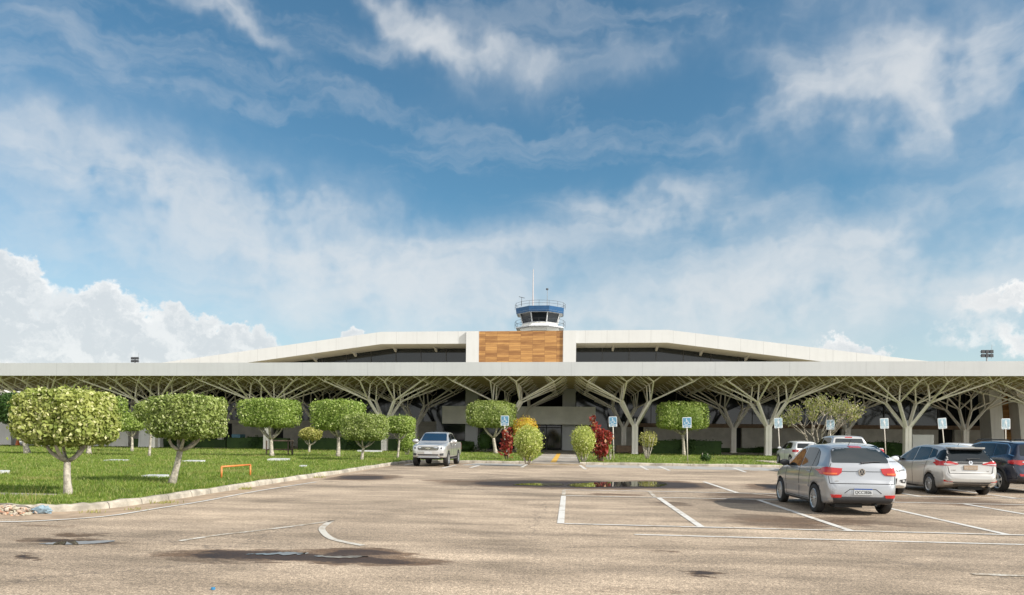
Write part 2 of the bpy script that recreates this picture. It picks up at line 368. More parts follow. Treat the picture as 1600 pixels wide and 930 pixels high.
def npmesh(name, verts, nper, mats, parent=None):
    "many separate faces of nper corners each, from a numpy array"
    n = len(verts) // nper; me = bpy.data.meshes.new(name)
    me.vertices.add(len(verts)); me.vertices.foreach_set('co', np.ascontiguousarray(verts, np.float32).ravel())
    me.loops.add(len(verts)); me.loops.foreach_set('vertex_index', np.arange(len(verts), dtype=np.int32))
    me.polygons.add(n); me.polygons.foreach_set('loop_start', np.arange(0, len(verts), nper, dtype=np.int32))
    me.update(calc_edges=True)
    return link(name, me, mats, parent)
def strip(pts, w, z, name, mat, kind='structure', close=False):
    "a painted line or band of width w along ground points"
    pts = [Vector((p[0], p[1], 0)) for p in pts]; L = []; Rr = []
    for i, p in enumerate(pts):
        d = (pts[min(i + 1, len(pts) - 1)] - pts[max(i - 1, 0)]).normalized(); nrm = Vector((-d.y, d.x, 0))
        L.append(p + nrm * w / 2); Rr.append(p - nrm * w / 2)
    n = len(pts); vs = [(v.x, v.y, z) for v in L + Rr]; fs = [(i + n, i + 1 + n, i + 1, i) for i in range(n - 1)]
    me = bpy.data.meshes.new(name); me.from_pydata(vs, [], fs); o = link(name, me, mat); o['kind'] = kind; return o
def flat(name, poly, z, mat, kind='structure'):
    me = bpy.data.meshes.new(name); me.from_pydata([(p[0], p[1], z) for p in poly], [], [tuple(range(len(poly)))])
    o = link(name, me, mat); o['kind'] = kind
    if me.polygons[0].normal.z < 0: me.flip_normals()
    return o
def smoothpath(pts, k=6):
    out = []; P = [Vector((p[0], p[1], p[2] if len(p) > 2 else 0)) for p in pts]
    for i in range(len(P) - 1):
        a, b, c, d = P[max(i - 1, 0)], P[i], P[i + 1], P[min(i + 2, len(P) - 1)]
        for j in range(k):
            t = j / k; out.append(.5 * ((2 * b) + (c - a) * t + (2 * a - 5 * b + 4 * c - d) * t * t + (3 * b - a - 3 * c + d) * t ** 3))
    out.append(P[-1]); return out
# ================================================================ ground
flat('ground', [(-1500, -400), (1500, -400), (1500, 2500), (-1500, 2500)], -0.03, EARTH)
flat('road', [(-90, -60), (140, -60), (140, 50.5), (12.2, 50.5), (12.2, 43), (-90, 43)], 0.0, ASPH)   # the parking lot
flat('pavement', [(-120, 66.2), (140, 66.2), (140, 110), (-120, 110)], 0.10, PLAZA)
LZ = 0.13
kerbL = smoothpath([(-70, 13.6), (-40, 13.3), (-20, 13.05), (-12, 12.9), (-10.6, 12.9), (-9.95, 13.25), (-9.66, 14.2), (-9.56, 17), (-9.60, 22), (-9.45, 28), (-9.5, 34), (-9.42, 39), (-9.1, 41.0), (-8.2, 41.5), (-5, 41.55), (-2.3, 41.55)], 6)
def lawn_poly(pts): return pts
def lawn(name, poly):
    mb = MB(); mb.prism([(p[0], p[1]) for p in poly], -0.02, LZ, 'z'); o = mb.build(name, LAWN); o['kind'] = 'structure'; return o
lawnL = [(p.x, p.y) for p in kerbL] + [(-2.3, 66.3), (-70, 66.3)]
lawn('lawn', lawnL)
lawnR = [(.6, 41.55), (12.0, 41.55), (12.35, 42.0), (12.4, 49.0), (12.8, 49.5), (90, 49.5), (90, 66.3), (.6, 66.3)]
lawn('lawn', lawnR)
def kerb(pts, w=.13, h=.145):
    pts = [Vector((p[0], p[1], 0)) for p in pts]; mb = MB(); vs = []; n = len(pts)
    for i, p in enumerate(pts):
        d = (pts[min(i + 1, n - 1)] - pts[max(i - 1, 0)]).normalized(); nr = Vector((d.y, -d.x, 0)); j = .012 * math.sin(i * 2.3) + .01 * math.sin(i * 5.1)
        for (o, z) in ((0.02, -.02), (0.02, h + j), (w * .8 + j, h + j), (w + .02 + j, h * .7), (w + .04 + j, -.02)): vs.append(p + nr * o + Vector((0, 0, z)))
    fs = []
    for i in range(n - 1):
        for k in range(4): fs.append((i * 5 + k, i * 5 + k + 1, (i + 1) * 5 + k + 1, (i + 1) * 5 + k))
    fs += [(0, 1, 2, 3, 4), tuple((n - 1) * 5 + k for k in range(4, -1, -1))]
    mb.add(vs, fs); o = mb.build('kerb', KERBM); o['kind'] = 'structure'; return o
kerb(smoothpath(kerbL[::3] + [kerbL[-1]], 3))
kerb(smoothpath([(.6, 41.55), (4, 41.55), (8, 41.5), (11.6, 41.55), (12.3, 42.1), (12.4, 45), (12.4, 48.6), (12.9, 49.45), (20, 49.5), (50, 49.5), (90, 49.5)], 4))
# entrance path across the lawn, with its yellow tactile strip
mb = MB(); mb.box(-2.3, .6, 41.55, 66.2, -.02, .09); o = mb.build('path', PATHM); o['kind'] = 'structure'
mb = MB(); mb.prism([(-2.5, 40.9), (.8, 40.9), (.6, 41.55), (-2.3, 41.55)], -.02, .07, 'z'); o = mb.build('path', PATHM); o['kind'] = 'structure'
for yy in (52.0, 58.0, 63.5): flat('path', [(-2.3, yy), (.6, yy), (.6, yy + .9), (-2.3, yy + .9)], .096, LINE)
flat('tactile_strip', [(-1.12, 41.7), (-.78, 41.7), (-.78, 66), (-1.12, 66)], .10, YELL)
# slab path at the far left corner of the lawn
mb = MB(); mb.prism([(-30, 14.7), (-11.9, 14.35), (-11.7, 15.0), (-30, 15.5)], LZ - .02, LZ + .03, 'z'); o = mb.build('path', PATHM); o['kind'] = 'structure'
# sandy wash along the kerb
def ragged(pts, amp, seed, k=5):
    rr = random.Random(seed); P = smoothpath(list(pts) + [pts[0]], k)[:-1]
    return [(p.x + rr.uniform(-amp, amp) * .5, p.y + rr.uniform(-amp, amp)) for p in P]
gut = [(p.x + .17 + .12, p.y) for p in kerbL if p.x > -9.75 and p.y < 39 and p.y > 13.4]
edge = [(-9.0, 11.7), (-8.75, 12.4), (-8.66, 13.6), (-8.6, 15), (-8.65, 18), (-8.6, 22), (-8.7, 25), (-8.9, 28), (-9.0, 33), (-9.2, 38.5)]
poly = [(p[0] + random.uniform(-.05, .05), p[1]) for p in edge] + [(-9.25, 39), (-9.38, 33), (-9.33, 28), (-9.46, 22), (-9.42, 17), (-9.52, 14.2), (-9.85, 13.2), (-10.5, 12.7), (-14, 12.6), (-14, 11.9)]
flat('dirt', poly, .004, DIRT)
ARROW = worn_paint('patchy_white_arrow_paint', (.52, .49, .43), .40, .52)
# ---------------------------------------------------------------- painted lines
ZL = .008
def ln(pts, w, mat=LINE, z=ZL): return strip(pts, w, z, 'parking_line', mat)
X = [-.15, 2.37, 4.92, 7.47, 9.97, 12.5, 15.0, 17.5, 20.0]
for i, xx in enumerate(X): strip([(xx, 13.05), (xx, 19.15)], .13, ZL, 'parking_line', LINE)
for i, xx in enumerate(X[2:]): strip([(xx, 21.35), (xx, 26.7)], .13, ZL, 'parking_line', LINE if i != 1 else FAINT)
strip([(2.37, 21.4), (2.3, 19.3)], .10, ZL, 'parking_line', FAINT); strip([(5.3, 21.2), (6.3, 19.4)], .10, ZL, 'parking_line', FAINT)
strip([(-.08, 13.0), (24, 12.95)], .10, ZL + .004, 'parking_line', LINE)
strip([(1.07, 11.8), (24, 11.83)], .10, ZL, 'parking_line', LINE)
strip([(-.08, 19.22), (24, 19.2)], .10, ZL + .004, 'parking_line', LINE)
strip([(-.14, 21.4), (24, 21.3)], .10, ZL + .004, 'parking_line', LINE)
strip([(-.15, 19.3), (-.15, 21.3)], .10, ZL, 'parking_line', FAINT)
e0 = G(1520, 898); strip([(e0.x, e0.y), (e0.x + 2.2, e0.y + .0)], .12, ZL, 'parking_line', FAINT)
strip([(p.x, p.y) for p in smoothpath([(-16, 11.3), (-12, 11.25), (-9.92, 11.28), (-9.27, 11.61), (-8.69, 12.45), (-8.6, 13.94), (-8.5, 15.5), (-8.6, 18.7), (-8.4, 22.7)], 5)], .10, .012, 'edge_line', LINE)
ar = [G(*p) for p in ((519, 814), (508, 821), (503, 828), (514, 840), (535, 847), (567, 853))]
strip([(p.x, p.y) for p in smoothpath(ar, 5)], .11, ZL, 'arrow_marking', ARROW)
ar = [G(*p) for p in ((522, 814), (480, 820), (400, 830), (340, 837), (280, 846))]
strip([(p.x, p.y) for p in smoothpath(ar, 5)], .10, ZL, 'arrow_marking', FAINT)
# bays along the far kerb: slanted ticks and faded blue paint
for (a, b) in (((815, 730.5), (823, 726)), ((906, 727), (915, 733.5)), ((1000, 728), (1012, 734.5)), ((1030, 729), (1046, 735.5)), ((735, 731), (752, 726.5)), ((1146, 731.5), (1165, 738)), ((632, 727), (655, 723.5)), ((690, 732), (712, 727))):
    g0, g1 = G(*a), G(*b); strip([(g0.x, g0.y), (g1.x, g1.y)], .16, ZL, 'parking_line', LINE)
flat('bay_paint', [(-5.4, 41.1), (-2.6, 41.1), (-2.6, 38.0), (-5.9, 38.0)], .004, BLUEL)
flat('bay_paint', [(.9, 41.1), (11.5, 41.1), (11.2, 36.9), (.9, 37.9)], .004, BLUEL)
flat('bay_paint', [(-2.4, 40.8), (.75, 40.8), (.72, 40.55), (-2.4, 40.55)], .009, YELL)
# ---------------------------------------------------------------- standing water
WATER = base('still_puddle_water', (.05, .042, .035), .02, spec=.6)
def puddle(pts, seed, amp=.07):
    P = [G(*p) for p in pts]; c = sum(P, Vector()) / len(P); Q = ragged([(p.x, p.y) for p in P], amp, seed, 7)
    return flat('puddle', Q, .0075, WATER)
puddle([(60, 850), (90, 851.5), (130, 851), (172, 847.5), (175, 845), (140, 846), (100, 847)], 1, .03)
puddle([(385, 866.5), (430, 867.6), (468, 867), (478, 865), (440, 864.2), (410, 865.2)], 2, .06)
puddle([(490, 870), (530, 872.5), (565, 871), (575, 869.6), (530, 869.8), (495, 869)], 3, .03)
puddle([(885, 759), (905, 761), (945, 761), (985, 760.5), (1025, 760.5), (1042, 758), (1035, 753.5), (1000, 752.5), (955, 753.5), (915, 755), (890, 756.5)], 5, .06)
puddle([(800, 758), (850, 759), (880, 758.5), (870, 755.5), (820, 755.5)], 6, .06)

# ================================================================ canopy
XC = -5.7; BAY = 11.5; Y1, Y2 = 64.3, 77.5
CX0, CX1 = XC - 5 * BAY - 5.75, XC + 5 * BAY + 5.75
canopy = empty('canopy', 'long white flat canopy on branching cream steel columns along the terminal front', 'canopy', (XC, Y1, 0))
canopy_inv = Matrix.Translation((-XC, -Y1, 0))
mb = MB()
mb.box(CX0 - XC, CX1 - XC, 58.4 - Y1, 58.65 - Y1, 6.64, 7.78); mb.box(CX0 - XC, CX0 - XC + .25, 58.66 - Y1, 84 - Y1, 6.64, 7.78); mb.box(CX1 - XC - .25, CX1 - XC, 58.66 - Y1, 84 - Y1, 6.64, 7.78)
mb.build('fascia', FASC, canopy)
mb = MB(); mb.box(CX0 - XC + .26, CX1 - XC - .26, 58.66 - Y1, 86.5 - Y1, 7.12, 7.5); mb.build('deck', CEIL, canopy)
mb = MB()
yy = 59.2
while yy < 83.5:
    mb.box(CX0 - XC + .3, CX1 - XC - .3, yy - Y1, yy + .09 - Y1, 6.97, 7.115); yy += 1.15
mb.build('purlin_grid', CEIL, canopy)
offs = (-4.37, -1.1, 1.1, 4.37)
def column_meshes():
    t = MB()
    for sx in (-1, 1):
        for sy in (-1, 1):
            t.tube([(sx * .135, sy * .135, 0), (sx * .135, sy * .135, 2.72)], .175, 4, rot=PI / 4)
    t.box(-.34, .34, -.34, .34, 0, .05)
    b = MB()
    for sx in (-1, 1):
        for sy in (-1, 1):
            p = Vector((sx * 1.22, sy * 1.22, 4.72)); b.tube([(sx * .13, sy * .13, 2.6), p], .15, 4, rot=PI / 4)
            for ox in (1.1, 4.37):
                for oy in (1.1, 4.37):
                    nd = Vector((sx * ox, sy * oy, 6.22)); b.tube([p - Vector((0, 0, .05)), nd], .078, 4, rot=PI / 4)
                    for tx in (-1, 1):
                        for ty in (-1, 1): b.tube([nd - Vector((0, 0, .03)), nd + Vector((tx * 1.25, ty * 1.25, .85))], .045, 4, rot=PI / 4)
    l = MB(); l.box(-.07, .07, -.07, .07, 2.6, 3.1); l.tube([(0, 0, 3.1), (0, 0, 3.22)], [.11, .09], 8)
    return t, b, l
tM, bM, lM = column_meshes(); proto = None
for row, yy in enumerate((Y1, Y2)):
    for i in range(-5, 6):
        if proto is None:
            proto = empty('branching_column', None, None); proto.parent = canopy
            tM.build('trunk', STEEL, proto); bM.build('branch_frame', STEEL, proto); lM.build('floodlight', BEAMW, proto); o = proto
            proto['group'] = 'branching steel columns of the canopy'
        else: o = copy_tree(proto, canopy)
        o.location = (i * BAY, yy - Y1, .10)

# ================================================================ terminal
XT = -5.6; YF = 79.5
term = empty('terminal_building', 'long white airport terminal with low gabled beam roof and amber timber centre panel', 'building', (XT, YF, 0))
def ty(y): return y - YF
top = [(6.2, 13.55), (16.2, 13.55), (44.6, 9.84), (58, 8.1)]; low = [(6.2, 12.13), (16.2, 12.13), (33.3, 9.9), (49.5, 7.75)]
for s in (-1, 1):
    mb = MB(); P = [(s * a, b) for a, b in top] + [(s * 58, 7.6)] + [(s * a, b) for a, b in reversed(low)]
    mb.prism(P, 0, 34, 'y'); mb.build('roof_beam', BEAMW, term)
    mb = MB(); P = [(s * 6.3, 7.2)] + [(s * a, b + .25) for a, b in low[:1]] + [(s * 16.2, 12.38), (s * 49.5, 8.0), (s * 49.5, 7.2)]
    mb.prism(P, 4.3, 4.55, 'y'); mb.build('clerestory_glazing', DGLASS, term)
    for k in range(0, 9):
        xx = 6.2 + 3.1 * k; zt = 12.1 - max(0, xx - 16.2) * .1306
        mb = MB(); mb.box(s * xx - .03, s * xx + .03, 4.2, 4.32, 7.2, zt); mb.build('mullion', DGREY, term)
    for k in (0, 1, 2, 3, 4):       # triangular brackets under the soffit
        xx = 10.5 + k * 5.0; zt = 12.13 - max(0, xx - 16.2) * .1306
        mb = MB(); mb.prism([(.25, zt + .1), (4.2, zt + .1), (4.2, zt - .42), (3.2, zt - .12)], s * xx - .12, s * xx + .12, 'x'); mb.build('bracket', BEAMW, term)
for s in (-1, 1):
    mb = MB(); mb.box(s * 4.75 if s > 0 else -6.2, 6.2 if s > 0 else -4.75, -.35, 5.0, .1, 13.5); o = mb.build('pillar', BEAMW, term); o['label'] = 'white vertical pillar beside the timber panel'
mb = MB(); mb.box(-4.745, 4.745, -.2, 3.5, 7.4, 13.5); mb.build('timber_panel', WOODP, term)
# entrance beam in front of the doors
mb = MB(); mb.box(-8.5, 8.35, -2.4, -.4, 2.95, 4.9); mb.build('entrance_beam', SHADEW, term)
for xx in (-9.8, 6.3): mb = MB(); mb.box(xx, xx + 3.5, 1.0, 1.3, .1, 7.2); mb.build('lobby_screen', DGLASS, term)
# doors between the pillars
dr = MB(); dr.box(-4.7, 4.7, 1.6, 1.7, .1, 3.0); d = dr.build('door', DGLASS, term)
f = MB()
for xx in (-4.7, -2.9, -1.0, 1.0, 2.9, 4.6): f.box(xx, xx + .1, 1.5, 1.6, .1, 3.0)
f.box(-4.7, 4.7, 1.5, 1.6, 2.6, 2.7); f.build('frame', DGREY, d)
# rear wall under the canopy: low rendered wall, dark glazing above
YW = 84.0
segs = [(-62, -52), (-50.5, -44), (-36.5, -31.2), (-29.8, -20.2), (-18.5, -9.9), (9.6, 12.8), (14.2, 24.0), (25.3, 34.6), (36.2, 46.5), (48.2, 60)]
for a, b in segs:
    mb = MB(); mb.box(a, b, ty(YW), ty(YW) + .5, .1, 2.85); mb.build('wall', STUCCO, term)
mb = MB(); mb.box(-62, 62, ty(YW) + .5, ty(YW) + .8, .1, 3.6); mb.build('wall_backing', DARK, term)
for s in (-1, 1):
    mb = MB(); mb.box(6.3 if s > 0 else -62, 62 if s > 0 else -6.3, ty(YW) - .1, ty(YW) + .1, 2.86, 3.3); o = mb.build('sill_beam', BRICKB if s > 0 else STUCCO, term)
    k = 0; xx = 6.5
    while xx < 60:
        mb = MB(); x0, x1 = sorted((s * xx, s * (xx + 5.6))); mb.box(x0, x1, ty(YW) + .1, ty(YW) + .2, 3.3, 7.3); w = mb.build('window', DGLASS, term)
        mb = MB(); mb.box(x1, x1 + .12, ty(YW), ty(YW) + .22, 3.3, 7.3); mb.build('mullion', DGREY, w); mb = MB(); mb.box((x0 + x1) / 2 - .03, (x0 + x1) / 2 + .03, ty(YW) + .04, ty(YW) + .1, 3.3, 7.3); mb.build('mullion', DGREY, w); xx += 5.72
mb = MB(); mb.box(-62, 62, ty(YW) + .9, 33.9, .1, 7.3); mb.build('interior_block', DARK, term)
# inclined end piers at the right: pale slabs with a timber strip between
def pier(name, pts, y0, y1, mat):
    P = [A(px, py, y0) for px, py in pts]; mb = MB(); mb.prism([(p.x - XT, p.z) for p in P], ty(y0), ty(y1), 'y'); return mb.build(name, mat, term)
pier('pier', [(1544, 597), (1563, 597), (1571, 703), (1551, 703)], 79.0, 81.0, WHITE)
pier('timber_strip', [(1564, 597), (1582, 597), (1589, 703), (1572, 703)], 80.2, 81.0, WOODP)
pier('pier', [(1582, 597), (1587, 597), (1596, 703), (1590, 703)], 80.0, 81.0, SHADEW)
pier('pier', [(1588, 597), (1640, 597), (1650, 703), (1597, 703)], 78.6, 81.0, WHITE)

# ================================================================ control tower
TY = 104.0; tc0 = A(844, 480, TY)
tw = empty('control_tower', 'airport control tower with blue band and glazed cab rising behind the timber panel', 'control tower', (tc0.x, TY, 0))
def octo(r, z, n=8, ph=PI / 8): return [(r * math.cos(ph + 2 * PI * k / n), r * math.sin(ph + 2 * PI * k / n), z) for k in range(n)]
def ring(name, prof, mat, n=8, par=tw):
    mb = MB(); rs = [octo(r, z, n) for r, z in prof]; vs = [v for r in rs for v in r]; fs = []
    for i in range(len(rs) - 1):
        for k in range(n): fs.append((i * n + k, i * n + (k + 1) % n, (i + 1) * n + (k + 1) % n, (i + 1) * n + k))
    fs += [tuple(range(n)), tuple((len(rs) - 1) * n + k for k in range(n))]
    mb.add(vs, fs); return mb.build(name, mat, par)
def zt(py): return A(844, py, TY).z
z1, z2, z3, z4, z5 = 20.30, 19.50, 18.10, 17.55, 16.9
ring('shaft', [(2.5, 0), (2.5, z4)], BEAMW)
ring('cab_base', [(3.0, z5), (3.1, z4), (2.6, z3 + .02)], SHADEW)
ring('catwalk', [(3.75, z4 - .15), (3.75, z4)], BEAMW)
cab = ring('cab_window', [(2.62, z3), (3.05, z2 + .05)], DGLASS)
mb = MB()
a, b = octo(2.68, z3 - .02), octo(3.12, z2 + .02)
for k in range(8): mb.tube([a[k], b[k]], .085, 4)
for r_, z_ in ((2.7, z3),):
    c = octo(r_, z_)
    for k in range(8): mb.tube([c[k], c[(k + 1) % 8]], .07, 4)
mb.build('window_frame', BEAMW, cab)
ring('eaves', [(3.05, z2), (3.55, z2 - .62 * 0), (3.72, z2 + .2)], BEAMW)
ring('roof_band', [(3.70, z2 + .1), (3.78, z1), (3.4, z1 + .05)], BLUEP)
ring('band_skirt', [(3.2, z2 + .2), (3.66, z2 - .02), (3.72, z2 + .35)], BLUEP)
def railing(name, r, z, h, nb=8):
    mb = MB(); n = 16; c = octo(r, z, n, 0)
    for k in range(n):
        p = Vector(c[k]); mb.tube([p, p + Vector((0, 0, h))], .022, 5); q_ = Vector(c[(k + 1) % n])
        for hh in (h, h * .5): mb.tube([p + Vector((0, 0, hh)), q_ + Vector((0, 0, hh))], .02, 5)
    return mb.build(name, DGREY, tw)
railing('railing', 3.7, z1, .75); railing('railing', 3.7, z4, .95)
def mast(name, px, y0, y1, r, mat, dy=0):
    p0, p1 = A(px, y0, TY), A(px, y1, TY); mb = MB(); xl = p0.x - tc0.x
    for k in range(8):
        if k % 2 == 0 or True: mb.tube([(xl, dy, p0.z + (p1.z - p0.z) * k / 8), (xl, dy, p0.z + (p1.z - p0.z) * (k + 1) / 8)], r * (1 - k * .07), 6)
    return mb.build(name, mat, tw)
mast('lightning_rod', 832.7, 478, 421, .10, base('faded_mast_paint', (.50, .44, .42), .6))
mast('antenna', 855, 478, 452, .06, GREYM); mb = MB(); p = A(855, 452, TY); mb.lathe([(.0, -.15), (.18, -.1), (.18, .1), (0, .15)], 10, Matrix.Translation((p.x - tc0.x, 0, p.z))); mb.build('beacon', DGREY, tw)
mb = MB(); p = A(815, 478, TY); p2 = A(813, 465, TY); mb.tube([(p.x - tc0.x, 0, p.z), (p.x - tc0.x, 0, p2.z)], .035, 5); mb.tube([(p.x - tc0.x - .4, 0, p2.z + .12), (p.x - tc0.x + .45, 0, p2.z - .1)], .04, 5); mb.build('wind_vane', DGREY, tw)

# ---------------------------------------------------------------- floodlight masts behind the building
def floodmast(px, ytop, ybot, Y, cols, rows, w, label):
    c = A(px, (ytop + ybot) / 2, Y); e = empty('floodlight_mast', label, 'floodlight mast', (c.x, Y, 0))
    mb = MB(); mb.tube([(0, 0, 0), (0, 0, c.z + .4)], [.22, .12], 8); mb.build('pole', GREYM, e)
    mb = MB(); mb.tube([(w * .38, .1, c.z - .9), (w * .42, .1, c.z + 1.6)], .035, 5); mb.build('lightning_rod', GREYM, e)
    H = (ybot - ytop) / F_PX * Y
    for r in range(rows):
        mb = MB(); zz = c.z - H / 2 + H * (r + .5) / rows; mb.box(-w / 2, w / 2, .1, .2, zz - .05, zz + .05); mb.build('crossbar', GREYM, e)
        for k in range(cols):
            xx = -w / 2 + w * (k + .5) / cols; m = MB(); hh = H / rows * .40; ww = w / cols * .40
            m.prism([(xx - ww, zz - hh), (xx + ww, zz - hh), (xx + ww * .9, zz + hh), (xx - ww * .9, zz + hh)], -.25, .08, 'y'); m.build('lamp_head', DGREY, e)
floodmast(211, 557.5, 567, 150, 3, 2, 1.9, 'small floodlight mast with six lamps rising above the canopy at left')
floodmast(1542, 547, 558.5, 135, 3, 2, 2.1, 'dark floodlight mast with lamp rows rising above the canopy at right')

# ---------------------------------------------------------------- small walls and things under the canopy
def wallbox(name, label, cat, px0, px1, pyt, pyb, Y, th, mat, taper=0):
    a, b = A(px0, pyt, Y), A(px1, pyb, Y); cx = (a.x + b.x) / 2; hw = (b.x - a.x) / 2
    mb = MB(); mb.prism([(-hw, 0), (hw, 0), (hw * (1 - taper), a.z), (-hw * (1 - taper), a.z)], 0, th, 'y')
    o = mb.build(name, mat); o.location = (cx, Y, 0.1); return tag(o, label, cat)
wallbox('partition_wall', 'low flared white wall standing on the lawn edge left of the leaning trunk', 'wall', 216, 250, 671, 704, 66.6, .6, WHITE, .09)
wallbox('partition_wall', 'white rectangular wall beside the column behind the silver hatchback with spoiler', 'wall', 1426, 1459, 681, 712, 66.5, .5, WHITE)
wallbox('partition_wall', 'tall pale grey boarding under the canopy behind the nearest round tree', 'wall', 128, 200, 668, 704, 71, .3, SHADEW)
wallbox('partition_wall', 'white boarding at the far left edge under the canopy', 'wall', -60, 17, 662, 699, 72, .3, WHITE)
wallbox('partition_wall', 'narrow white post wall between brown post and orange cone', 'wall', 20, 27, 665, 698, 73, .3, WHITE)
wallbox('side_building', 'pale building seen beyond the open left end of the canopy', 'building', -220, 62, 588, 700, 100, 8, WHITE)
# ================================================================ grass
def grass(poly_test, n, xr, yr, name, hmin, hmax, ymin):
    v = []
    u = RNG.random(n * 3); y = 1 / (1 / yr[0] + u * (1 / yr[1] - 1 / yr[0])); x = xr[0] + RNG.random(n * 3) * (xr[1] - xr[0])
    keep = poly_test(x, y); x, y = x[keep][:n], y[keep][:n]; m = len(x)
    cl = .55 + .45 * np.sin(x * 1.7 + 2 * np.sin(y * .9)) * np.sin(y * 2.1 + np.cos(x * 1.3)) + RNG.random(m) * .5
    h = (hmin + (hmax - hmin) * RNG.random(m)) * np.clip(cl, .45, 1.5); w = .006 + y * .00042; a = RNG.random(m) * 2 * PI; ln_ = h * (.25 + RNG.random(m) * .5); b = RNG.random(m) * 2 * PI
    base_ = np.stack([x, y, np.full(m, LZ - .01)], 1); dx = np.stack([np.cos(a) * w, np.sin(a) * w, np.zeros(m)], 1)
    tip = base_ + np.stack([np.cos(b) * ln_, np.sin(b) * ln_, h], 1)
    V = np.stack([base_ - dx, base_ + dx, tip], 1).reshape(-1, 3)
    return tag(npmesh(name, V, 3, GRASS), 'short green lawn grass growing behind the kerbs', 'grass', kind='stuff')
def kx(y): return np.interp(y, [12.9, 13.4, 14.2, 17, 22, 28, 34, 39, 41], [-10.9, -10.1, -9.72, -9.62, -9.64, -9.52, -9.55, -9.5, -9.2])
def slab_ok(x, y): return ~((x < -11.7) & (y > 14.35) & (y < 15.4))
grass(lambda x, y: (x < kx(y) - .02) & (y > 13.1) & (x > -y * .98 - 3) & slab_ok(x, y), 190000, (-48, -9.4), (13.1, 44), 'grass', .05, .15, 13)
grass(lambda x, y: (x > -y * .98 - 3) & ((x < -2.35) | ((x > .65) & (x < 12.3)) | ((x > 12.3) & (y > 49.6))) & (y > 41.7), 90000, (-60, 45), (41.7, 66), 'grass', .06, .14, 41)
# weeds by the rubble pile and in the gutter
V = []
for (cx, cy, n, h) in [(-11.2, 13.4, 26, .5), (-10.9, 13.2, 14, .75), (-9.1, 15.0, 60, .10), (-9.2, 19.2, 60, .12), (-9.35, 12.9, 30, .09), (-8.9, 13.6, 30, .07), (-9.2, 25, 60, .1)]:
    for k in range(n):
        x0, y0 = cx + random.gauss(0, .14), cy + random.gauss(0, .12); a = random.uniform(0, 2 * PI); l = h * random.uniform(.5, 1); w = .008
        V += [(x0 - w, y0, .01), (x0 + w, y0, .01), (x0 + math.cos(a) * l * .45, y0 + math.sin(a) * l * .4, l)]
tag(npmesh('weeds', np.array(V), 3, L_PALE), 'thin dry weeds sprouting along the kerb and gutter', 'weeds', kind='stuff')

# ================================================================ trees
def leaf_shell(rad, n, pw, size, depth, seed, rag=.05, shape=None):
    "n leaf faces spread through the outer shell of a superellipsoid; returns quads"
    r = np.random.default_rng(seed)
    d = r.normal(size=(n, 3)); d /= np.linalg.norm(d, axis=1)[:, None]
    a = np.array(rad); q_ = np.abs(d / a) ** pw; s = q_.sum(1) ** (-1 / pw)
    lump = 1 + .035 * np.sin(d[:, 0] * 9 + seed) * np.cos(d[:, 2] * 7 + seed * 2) + .02 * np.sin(d[:, 1] * 13 + d[:, 0] * 11)
    P = d * s[:, None]; nr = np.sign(P) * np.abs(P / a) ** (pw - 1) / a; nr /= np.linalg.norm(nr, axis=1)[:, None] + 1e-9
    P = P * lump[:, None] - nr * (r.random(n) ** 1.4 * depth)[:, None] + nr * (r.random(n) < rag)[:, None] * size * (.9 + rag * 9) * r.random(n)[:, None]
    if shape is not None: P = shape(P)
    return leaves_at(P, nr, size, r)
def leaves_at(P, nr, size, r, spread=.85):
    n = len(P); nn = nr + r.normal(size=(n, 3)) * spread * .85 + np.array([0, 0, .15]); nn /= np.linalg.norm(nn, axis=1)[:, None]
    t = np.cross(nn, r.normal(size=(n, 3))); t /= np.linalg.norm(t, axis=1)[:, None]; t[:, 2] -= .35; t /= np.linalg.norm(t, axis=1)[:, None]
    b = np.cross(nn, t); b /= np.linalg.norm(b, axis=1)[:, None]; L = size * (.7 + .6 * r.random(n))[:, None]; Wd = L * .30
    fold = nn * L * .12
    q = np.stack([P - t * L * .5, P + b * Wd + fold, P + t * L * .5, P - b * Wd + fold], 1)
    return q.reshape(-1, 3)
def blobcore(rad, pw, mat, name, parent, loc=(0, 0, 0), shape=None, k=.90):
    bm = bmesh.new(); bmesh.ops.create_icosphere(bm, subdivisions=4, radius=1)
    for v in bm.verts:
        d = v.co.normalized(); s = sum(abs(d[i] / rad[i]) ** pw for i in range(3)) ** (-1 / pw); p = d * s * k
        if shape is not None: p = Vector(shape(np.array([p]))[0])
        v.co = p
    me = bpy.data.meshes.new(name); bm.to_mesh(me); bm.free(); o = link(name, me, mat, parent, True); o.location = loc; return o
def limb_path(p0, p1, bend, k=5):
    p0, p1 = Vector(p0), Vector(p1); out = []
    for i in range(k + 1):
        t = i / k; out.append(p0.lerp(p1, t) + Vector(bend) * math.sin(PI * t))
    return out
